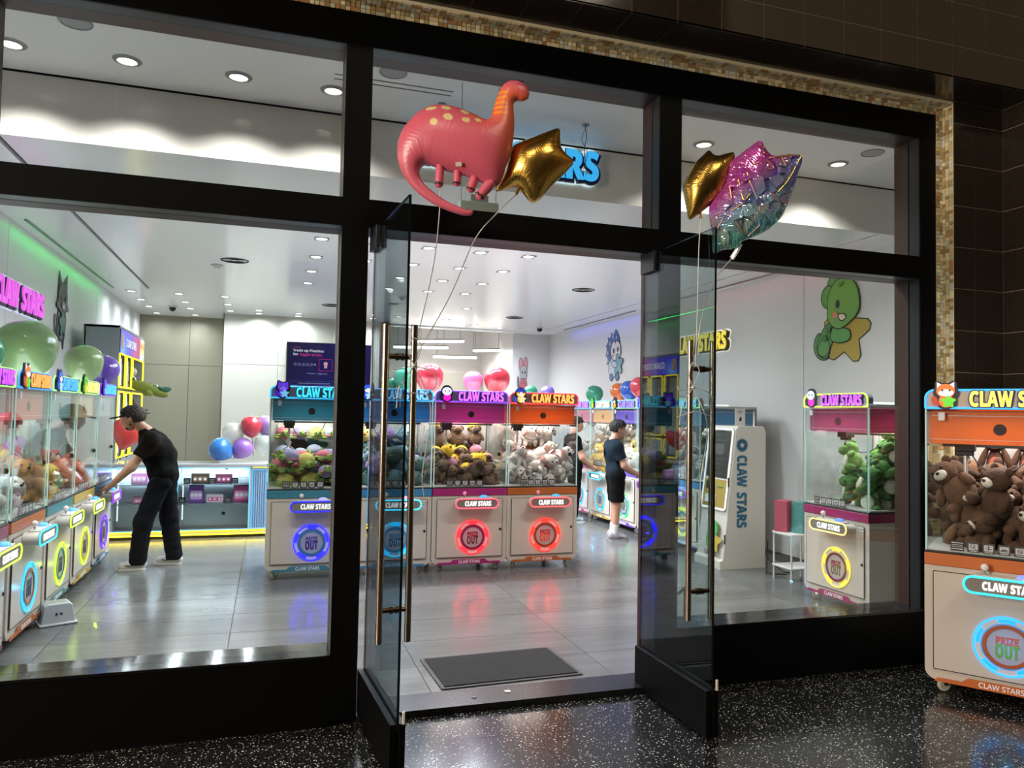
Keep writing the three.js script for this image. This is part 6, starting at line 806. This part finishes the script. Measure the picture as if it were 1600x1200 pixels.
// ================= PEOPLE =================
function surface(f, lo, hi, cell) {          // surface nets over a signed distance
  const n = [0, 1, 2].map((i) => Math.ceil((hi[i] - lo[i]) / cell) + 2), [nx, ny, nz] = n, F = new Float32Array(nx * ny * nz), at = (i, j, k) => (k * ny + j) * nx + i;
  for (let k = 0; k < nz; k++) for (let j = 0; j < ny; j++) for (let i = 0; i < nx; i++) F[at(i, j, k)] = f(lo[0] + i * cell, lo[1] + j * cell, lo[2] + k * cell);
  const id = new Int32Array(nx * ny * nz).fill(-1), pos = [], idx = [], E = [[0, 1], [2, 3], [4, 5], [6, 7], [0, 2], [1, 3], [4, 6], [5, 7], [0, 4], [1, 5], [2, 6], [3, 7]];
  for (let k = 0; k < nz - 1; k++) for (let j = 0; j < ny - 1; j++) for (let i = 0; i < nx - 1; i++) {
    const c = []; let m = 0; for (let q = 0; q < 8; q++) { c.push(F[at(i + (q & 1), j + (q >> 1 & 1), k + (q >> 2))]); if (c[q] < 0) m |= 1 << q; } if (m === 0 || m === 255) continue;
    let x = 0, y = 0, z = 0, w = 0; for (const [a, b] of E) if ((c[a] < 0) !== (c[b] < 0)) { const t = c[a] / (c[a] - c[b]); x += (a & 1) + t * ((b & 1) - (a & 1)); y += (a >> 1 & 1) + t * ((b >> 1 & 1) - (a >> 1 & 1)); z += (a >> 2) + t * ((b >> 2) - (a >> 2)); w++; }
    id[at(i, j, k)] = pos.length / 3; pos.push(lo[0] + (i + x / w) * cell, lo[1] + (j + y / w) * cell, lo[2] + (k + z / w) * cell);
  }
  for (let k = 1; k < nz - 1; k++) for (let j = 1; j < ny - 1; j++) for (let i = 1; i < nx - 1; i++) {
    const a = F[at(i, j, k)] < 0, quad = (p, q, r, s, fl) => { if (p < 0 || q < 0 || r < 0 || s < 0) return; if (fl) idx.push(p, q, r, p, r, s); else idx.push(p, r, q, p, s, r); };
    if (a !== F[at(i + 1, j, k)] < 0) quad(id[at(i, j - 1, k - 1)], id[at(i, j, k - 1)], id[at(i, j, k)], id[at(i, j - 1, k)], a);
    if (a !== F[at(i, j + 1, k)] < 0) quad(id[at(i - 1, j, k - 1)], id[at(i - 1, j, k)], id[at(i, j, k)], id[at(i, j, k - 1)], a);
    if (a !== F[at(i, j, k + 1)] < 0) quad(id[at(i - 1, j - 1, k)], id[at(i, j - 1, k)], id[at(i, j, k)], id[at(i - 1, j, k)], a);
  }
  const g = new THREE.BufferGeometry(); g.setAttribute('position', new THREE.Float32BufferAttribute(pos, 3)); g.setAttribute('uv', new THREE.Float32BufferAttribute(new Float32Array(pos.length / 3 * 2), 2)); g.setIndex(idx); g.computeVertexNormals(); return g;
}
const cap = (x, y, z, [ax, ay, az], ra, [bx2, by2, bz], rb2) => { const dx = bx2 - ax, dy = by2 - ay, dz = bz - az; let t = ((x - ax) * dx + (y - ay) * dy + (z - az) * dz) / (dx * dx + dy * dy + dz * dz || 1); t = t < 0 ? 0 : t > 1 ? 1 : t; return Math.hypot(x - ax - t * dx, y - ay - t * dy, z - az - t * dz) - (ra + t * (rb2 - ra)); };
const eld = (x, y, z, c, r) => { const a = (x - c[0]) / r[0], b = (y - c[1]) / r[1], d = (z - c[2]) / r[2]; return (Math.hypot(a, b, d) - 1) * Math.min(r[0], r[1], r[2]); };
const smin = (a, b, k) => { const h = Math.max(0, k - Math.abs(a - b)) / k; return Math.min(a, b) - h * h * k * 0.25; };
const fold = (k, bones, extra) => (x, y, z) => { let d = 9; for (const b of bones) d = smin(d, cap(x, y, z, b[0], b[1], b[2], b[3]), k); return extra ? extra(d, x, y, z) : d; };
function boundsOf(bones, pad = 0.02) { const lo = [9, 9, 9], hi = [-9, -9, -9]; for (const [a, ra, b, rb2] of bones) for (const [p, r] of [[a, ra], [b, rb2]]) for (let i = 0; i < 3; i++) { lo[i] = Math.min(lo[i], p[i] - r - pad); hi[i] = Math.max(hi[i], p[i] + r + pad); } return [lo, hi]; }
const skinOf = (bones, k, cell, extra, pad) => { const [lo, hi] = boundsOf(bones, pad); return surface(fold(k, bones, extra), lo, hi, cell); };
// hands: palm, four unequal bent fingers and a thumb from the side of the palm; fwd = towards the fingers, nrm = back of the hand
function hand(w, fwd, nrm, side) {
  const f = V(...fwd).normalize(), n = V(...nrm).normalize(), s = new THREE.Vector3().crossVectors(f, n).normalize().multiplyScalar(side), P = (a, b, c) => V(...w).addScaledVector(f, a).addScaledVector(s, b).addScaledVector(n, c).toArray(), b = [];
  b.push([P(-0.01, 0, 0), 0.024, P(0.03, 0, 0), 0.022]); for (const q of [-0.024, -0.008, 0.008, 0.024]) b.push([P(0.02, q * 0.8, 0), 0.015, P(0.07, q, 0), 0.0125]);
  [[-0.025, 0.058], [-0.0085, 0.07], [0.0085, 0.078], [0.0255, 0.068]].forEach(([q, L], i) => { const a = P(0.075, q, 0.002), m2 = P(0.075 + L * 0.5, q * 1.15, -0.008), t = P(0.075 + L * 0.78, q * 1.2, -0.034 - i * 0.002); b.push([a, 0.0095, m2, 0.0085], [m2, 0.0085, t, 0.0072]); });
  b.push([P(0.012, 0.026, -0.004), 0.013, P(0.045, 0.05, -0.016), 0.0105], [P(0.045, 0.05, -0.016), 0.0105, P(0.078, 0.052, -0.03), 0.0085]); return b;
}
function headBones(h, d, u, r) {       // h = centre, d = facing, u = up
  const f = V(...d).normalize(), up = V(...u).normalize(), s = new THREE.Vector3().crossVectors(f, up).normalize(), P = (a, b, c) => V(...h).addScaledVector(f, a * r).addScaledVector(up, b * r).addScaledVector(s, c * r).toArray();
  const bones = [[P(-0.12, 0.2, 0), 0.76 * r, P(0.1, 0.16, 0), 0.74 * r], [P(0.18, -0.1, 0), 0.6 * r, P(0.32, -0.62, 0), 0.36 * r], [P(0.5, -0.66, -0.1), 0.2 * r, P(0.5, -0.66, 0.1), 0.2 * r], [P(0.62, 0.28, -0.3), 0.13 * r, P(0.62, 0.28, 0.3), 0.13 * r],
    [P(0.76, 0.1, 0), 0.06 * r, P(0.94, -0.2, 0), 0.1 * r], [P(0.8, -0.24, -0.1), 0.07 * r, P(0.8, -0.24, 0.1), 0.07 * r], [P(0.7, -0.42, -0.14), 0.08 * r, P(0.7, -0.42, 0.14), 0.08 * r], [P(0.68, -0.52, -0.1), 0.08 * r, P(0.68, -0.52, 0.1), 0.08 * r],
    [P(0.42, -0.1, -0.42), 0.22 * r, P(0.3, -0.5, -0.3), 0.18 * r], [P(0.42, -0.1, 0.42), 0.22 * r, P(0.3, -0.5, 0.3), 0.18 * r], [P(-0.02, 0.12, -0.76), 0.1 * r, P(-0.02, -0.12, -0.74), 0.08 * r], [P(-0.02, 0.12, 0.76), 0.1 * r, P(-0.02, -0.12, 0.74), 0.08 * r]];
  return { bones, P };
}
function person(label, p, ry, o) {
  const g = thing('person', label, 'person', p, ry), skin = std({ color: C(o.skin), roughness: 0.55 }), J = o.j, hd = headBones(J.head, J.face, J.up, o.hr);
  const bodyB = [[J.neck, 0.058, J.head, 0.05]]; const hands = [];
  for (const s of [0, 1]) { bodyB.push([J.sh[s], 0.046, J.el[s], 0.041], [J.el[s], 0.042, J.wr[s], 0.027]); hands.push(...hand(J.wr[s], J.hf[s], J.hn[s], s ? -1 : 1)); }
  bodyB.push([J.chest, 0.085, J.neck, 0.055], [J.chest, 0.085, J.hip, 0.085]);
  for (const s of [0, 1]) bodyB.push([J.hj[s], 0.075, J.kn[s], 0.052], [J.kn[s], 0.054, J.an[s], 0.036], [J.an[s], 0.036, J.toe[s], 0.026]);
  part('body', mg([skinOf(bodyB, 0.035, 0.0115), skinOf(hd.bones, 0.03, 0.0055), skinOf(hands.slice(0, hands.length / 2), 0.008, 0.0038, null, 0.01), skinOf(hands.slice(hands.length / 2), 0.008, 0.0038, null, 0.01)]), skin, g);
  const r = o.hr; for (const s of [-1, 1]) { const e = hd.P(0.7, 0.1, s * 0.3); part('eye', el(0.011, 0.011, 0.011, ...e), paint('#e6e0da', 0.2), g); const e2 = hd.P(0.78, 0.1, s * 0.31); part('iris', el(0.0065, 0.0065, 0.0065, ...e2, 0, 0, 0, true), paint('#241a14', 0.2), g); const b1 = hd.P(0.74, 0.36, s * 0.14), b2 = hd.P(0.62, 0.36, s * 0.5); part('eyebrow', rod(b1, b2, 0.004, 6), paint(o.hair, 0.8), g); }
  part('lips', rod(hd.P(0.77, -0.46, -0.14), hd.P(0.77, -0.46, 0.14), 0.006, 8), paint(o.lips || '#8a5248', 0.5), g);
  // shirt
  const sb = [[J.chest, o.cw, J.hip, o.ww], [J.sh[0], 0.078, J.sh[1], 0.078], [J.chest, o.cw, J.neck, 0.075]]; if (J.back) sb.push([J.back, o.cw * 0.95, J.chest, o.cw]);
  for (const s of [0, 1]) { const a = J.sh[s], b = J.el[s], t = o.sleeve; sb.push([a, 0.074, [0, 1, 2].map((i) => a[i] + (b[i] - a[i]) * t), 0.066]); }
  sb.push([[J.hip[0], J.hip[1] + 0.02, J.sh[0][2] * 0.45], o.ww * 0.86, [J.hip[0], J.hip[1] + 0.02, J.sh[1][2] * 0.45], o.ww * 0.86]);
  const fab = phy({ specularIntensity: 0.25, color: C(o.shirt), roughness: 0.9, bumpMap: T.fuzz, bumpScale: 0.002 });
  const nb = V(...J.neck), wig = (x, y, z) => 0.004 * Math.sin(x * 40 + y * 23) * Math.sin(z * 37 + y * 19);
  part('shirt', skinOf(sb, 0.07, 0.0105, (d, x, y, z) => { let q = d + wig(x, y, z); const hN = J.hip[1] - o.hem; q = Math.max(q, hN - y); const nd = Math.hypot(x - nb.x, y - nb.y - 0.03, z - nb.z) - 0.07; q = Math.max(q, -nd); for (const s of [0, 1]) { const a = J.sh[s], b = J.el[s], dx = b[0] - a[0], dy = b[1] - a[1], dz = b[2] - a[2], L2 = dx * dx + dy * dy + dz * dz, t = ((x - a[0]) * dx + (y - a[1]) * dy + (z - a[2]) * dz) / L2; if (Math.hypot(x - a[0] - t * dx, y - a[1] - t * dy, z - a[2] - t * dz) < 0.09) q = Math.max(q, (t - o.sleeve) * Math.sqrt(L2)); } return q; }), fab, g);
  // trousers or shorts
  const tb = [], hl = o.legEnd; tb.push([J.hj[0], 0.1, J.hj[1], 0.1], [[J.hip[0], J.hip[1], J.hip[2]], 0.105, J.hip, 0.105]);
  for (const s of [0, 1]) { tb.push([J.hj[s], 0.105, J.kn[s], o.kneeR]); if (hl > 1) tb.push([J.kn[s], o.kneeR, J.an[s], o.ankR]); }
  part(hl > 1 ? 'trousers' : 'shorts', skinOf(tb, 0.03, 0.0105, (d, x, y, z) => { let q = d + 0.004 * Math.sin(y * 55 + x * 20) * Math.sin(z * 31 + y * 13); q = Math.max(q, o.cut - y, y - J.hip[1] - 0.05); return q; }), phy({ specularIntensity: 0.25, color: C(o.pants), roughness: 0.9, bumpMap: T.fuzz, bumpScale: 0.002 }), g);
  // shoes
  for (const s of [0, 1]) {
    const a = J.an[s], t = J.toe[s], dx = t[0] - a[0], dz = t[2] - a[2], L = Math.hypot(dx, dz), ux = dx / L, uz = dz / L, Q = (u, y) => [a[0] + ux * u, y, a[2] + uz * u];
    const sh = part('shoe', skinOf([[Q(-0.045, 0.05), 0.042, Q(0.02, 0.055), 0.044], [Q(0.02, 0.06), 0.045, Q(0.13, 0.042), 0.04], [Q(-0.03, 0.085), 0.038, Q(0.01, 0.09), 0.04]], 0.03, 0.006, (d, x, y) => Math.max(d, 0.014 - y)), paint(o.shoe, 0.5), g);
    part('sole', ext(rrect(0.265, 0.092, 0.045), 0.02).rotateX(-PI / 2).rotateY(-Math.atan2(uz, ux)).translate(a[0] + ux * 0.055, 0.001, a[2] + uz * 0.055), paint(o.sole, 0.5), sh);
    for (const q of [-1, 1]) part('side_stripe', tube([[Q(0.0, 0.085)[0] - uz * q * 0.042, 0.085, Q(0, 0)[2] + ux * q * 0.042], [Q(0.05, 0.05)[0] - uz * q * 0.047, 0.05, Q(0.05, 0)[2] + ux * q * 0.047], [Q(0.11, 0.055)[0] - uz * q * 0.043, 0.055, Q(0.11, 0)[2] + ux * q * 0.043]], 0.005, 12, 5), paint(o.stripe, 0.5), sh);
    if (o.sock) part('sock', skinOf([[[a[0], 0.08, a[2]], 0.046, [a[0] + (J.kn[s][0] - a[0]) * 0.25, 0.19, a[2]], 0.046]], 0.02, 0.007), paint(o.sock, 0.9), g);
  }
  // hair
  const hb = [[hd.P(-0.2, 0.28, 0), 0.88 * r, hd.P(0.08, 0.36, 0), 0.84 * r]], pH = (x, y, z) => { const q = V(x - J.head[0], y - J.head[1], z - J.head[2]).divideScalar(r), f = V(...J.face).normalize(), u = V(...J.up).normalize(); return [q.dot(f), q.dot(u)]; };
  part('hair', skinOf(hb, 0.02, 0.006, (d, x, y, z) => { const [a, b] = pH(x, y, z); let q = d - 0.004 + 0.005 * Math.sin(x * 150) * Math.sin(z * 170 + y * 60); const lim = a > 0.3 ? (o.fringe ?? 0.62) : a > -0.1 ? 0.12 : -0.35; q = Math.max(q, (lim - b) * r * 0.8); return q; }), std({ color: C(o.hair), roughness: 0.7 }), g);
  if (o.beard) part('beard', skinOf([[hd.P(0.42, -0.6, 0), 0.36 * r, hd.P(0.3, -0.5, 0), 0.42 * r], [hd.P(0.2, -0.35, -0.42), 0.2 * r, hd.P(0.42, -0.62, -0.15), 0.25 * r], [hd.P(0.2, -0.35, 0.42), 0.2 * r, hd.P(0.42, -0.62, 0.15), 0.25 * r]], 0.02, 0.006, (d, x, y, z) => { const [a, b] = pH(x, y, z); return Math.max(d, (b + 0.38) * r); }), std({ color: C(o.beard), roughness: 0.8 }), g);
  if (o.cap) { const cp = part('cap', skinOf([[hd.P(-0.16, 0.36, 0), 0.86 * r, hd.P(0.08, 0.36, 0), 0.84 * r]], 0.02, 0.006, (d, x, y, z) => { const [, b] = pH(x, y, z); return Math.max(d, (0.3 - b) * r); }), std({ color: C(o.cap), roughness: 0.8 }), g);
    const brim = ext((() => { const s = new THREE.Shape(); s.moveTo(0, -0.78 * r); s.bezierCurveTo(0.9 * r, -0.9 * r, 1.35 * r, -0.5 * r, 1.35 * r, 0); s.bezierCurveTo(1.35 * r, 0.5 * r, 0.9 * r, 0.9 * r, 0, 0.78 * r); s.closePath(); return s; })(), 0.013), f = V(...J.face).normalize(), u = V(...J.up).normalize(), sd = new THREE.Vector3().crossVectors(u, f).normalize(); brim.applyMatrix4(new THREE.Matrix4().makeBasis(f, sd, u)); const bp = hd.P(0.5, 0.34, 0); brim.translate(...bp); part('brim', brim, std({ color: C(o.cap), roughness: 0.8 }), cp); part('button', el(0.01, 0.006, 0.01, ...hd.P(-0.04, 1.21, 0), 0, 0, 0, true), std({ color: C(o.cap), roughness: 0.8 }), cp); }
  return g;
}
// local axes: the figure faces +x; its left hand is at -z
person('man in a black t-shirt, navy cap and dark jeans leaning over a claw machine', [-1.03, 0, -8.46], PI, {
  skin: '#b98a70', hair: '#2a1f1a', beard: '#3a2a22', hr: 0.115, shirt: '#070708', pants: '#0d1017', shoe: '#cfcac6', sole: '#d8d4d0', stripe: '#2a2a2c', cap: '#0c1130', cw: 0.135, ww: 0.135, sleeve: 0.62, hem: 0.07, legEnd: 2, kneeR: 0.088, ankR: 0.082, cut: 0.05,
  j: { head: [0.275, 1.5, 0], face: [1, -0.22, 0.1], up: [0.22, 1, 0], neck: [0.15, 1.375, 0], chest: [0.06, 1.2, 0], back: [-0.02, 1.13, 0], hip: [-0.03, 0.93, 0], sh: [[0.08, 1.29, -0.185], [0.08, 1.29, 0.185]], el: [[0.235, 1.03, -0.235], [0.28, 1.04, 0.16]], wr: [[0.44, 0.83, -0.14], [0.45, 0.84, 0.05]], hf: [[0.85, -0.45, 0.3], [0.85, -0.4, -0.1]], hn: [[0.4, 0.9, 0], [0.4, 0.9, 0]],
    hj: [[-0.02, 0.88, -0.095], [-0.04, 0.88, 0.095]], kn: [[0.13, 0.48, -0.11], [-0.08, 0.49, 0.12]], an: [[0.17, 0.085, -0.1], [-0.14, 0.085, 0.13]], toe: [[0.32, 0.03, -0.12], [0.01, 0.03, 0.15]] },
});
person('boy in a dark blue t-shirt, black shorts and white trainers at the right wall machines', [4.37, 0, -9.07], -0.15, {
  skin: '#b5846c', hair: '#17120f', hr: 0.108, shirt: '#1b2630', pants: '#0a0a0b', shoe: '#8d898d', sole: '#9a9698', stripe: '#26262e', sock: '#cfcac8', cw: 0.115, ww: 0.108, sleeve: 0.66, hem: 0.1, legEnd: 1, kneeR: 0.092, cut: 0.5, fringe: 0.42,
  j: { head: [0.03, 1.445, 0], face: [1, -0.12, 0.12], up: [0.1, 1, 0], neck: [-0.03, 1.29, 0], chest: [-0.03, 1.14, 0], hip: [-0.01, 0.88, 0], sh: [[-0.03, 1.215, -0.155], [-0.03, 1.215, 0.155]], el: [[0.08, 0.98, -0.19], [0.06, 0.98, 0.2]], wr: [[0.27, 0.86, -0.12], [0.25, 0.87, 0.13]], hf: [[1, -0.25, 0.1], [1, -0.2, -0.1]], hn: [[0.2, 1, 0], [0.2, 1, 0]],
    hj: [[0, 0.84, -0.08], [0, 0.84, 0.08]], kn: [[0.03, 0.45, -0.085], [0.0, 0.45, 0.085]], an: [[0.0, 0.085, -0.085], [-0.03, 0.085, 0.085]], toe: [[0.15, 0.03, -0.1], [0.12, 0.03, 0.1]] },
});
person('boy in black shirt and black trousers partly hidden by the orange-hood machine', [4.46, 0, -10.7], -0.1, {
  skin: '#b5846c', hair: '#17120f', hr: 0.108, shirt: '#0c0c0d', pants: '#0a0a0b', shoe: '#9fb0b4', sole: '#c8d0d0', stripe: '#5a6a70', cw: 0.115, ww: 0.108, sleeve: 0.6, hem: 0.1, legEnd: 2, kneeR: 0.078, ankR: 0.07, cut: 0.06, fringe: 0.42,
  j: { head: [0.03, 1.475, 0], face: [1, -0.15, 0.1], up: [0.12, 1, 0], neck: [-0.03, 1.32, 0], chest: [-0.04, 1.16, 0], hip: [-0.02, 0.9, 0], sh: [[-0.03, 1.235, -0.155], [-0.03, 1.235, 0.155]], el: [[0.08, 0.99, -0.19], [0.06, 0.99, 0.2]], wr: [[0.26, 0.84, -0.12], [0.26, 0.84, 0.13]], hf: [[1, -0.25, 0.1], [1, -0.25, -0.1]], hn: [[0.2, 1, 0], [0.2, 1, 0]],
    hj: [[0, 0.86, -0.08], [0, 0.86, 0.08]], kn: [[0.03, 0.46, -0.085], [0.0, 0.46, 0.085]], an: [[0.0, 0.085, -0.085], [-0.03, 0.085, 0.085]], toe: [[0.15, 0.03, -0.1], [0.12, 0.03, 0.1]] },
});
renderer.render(scene, camera);
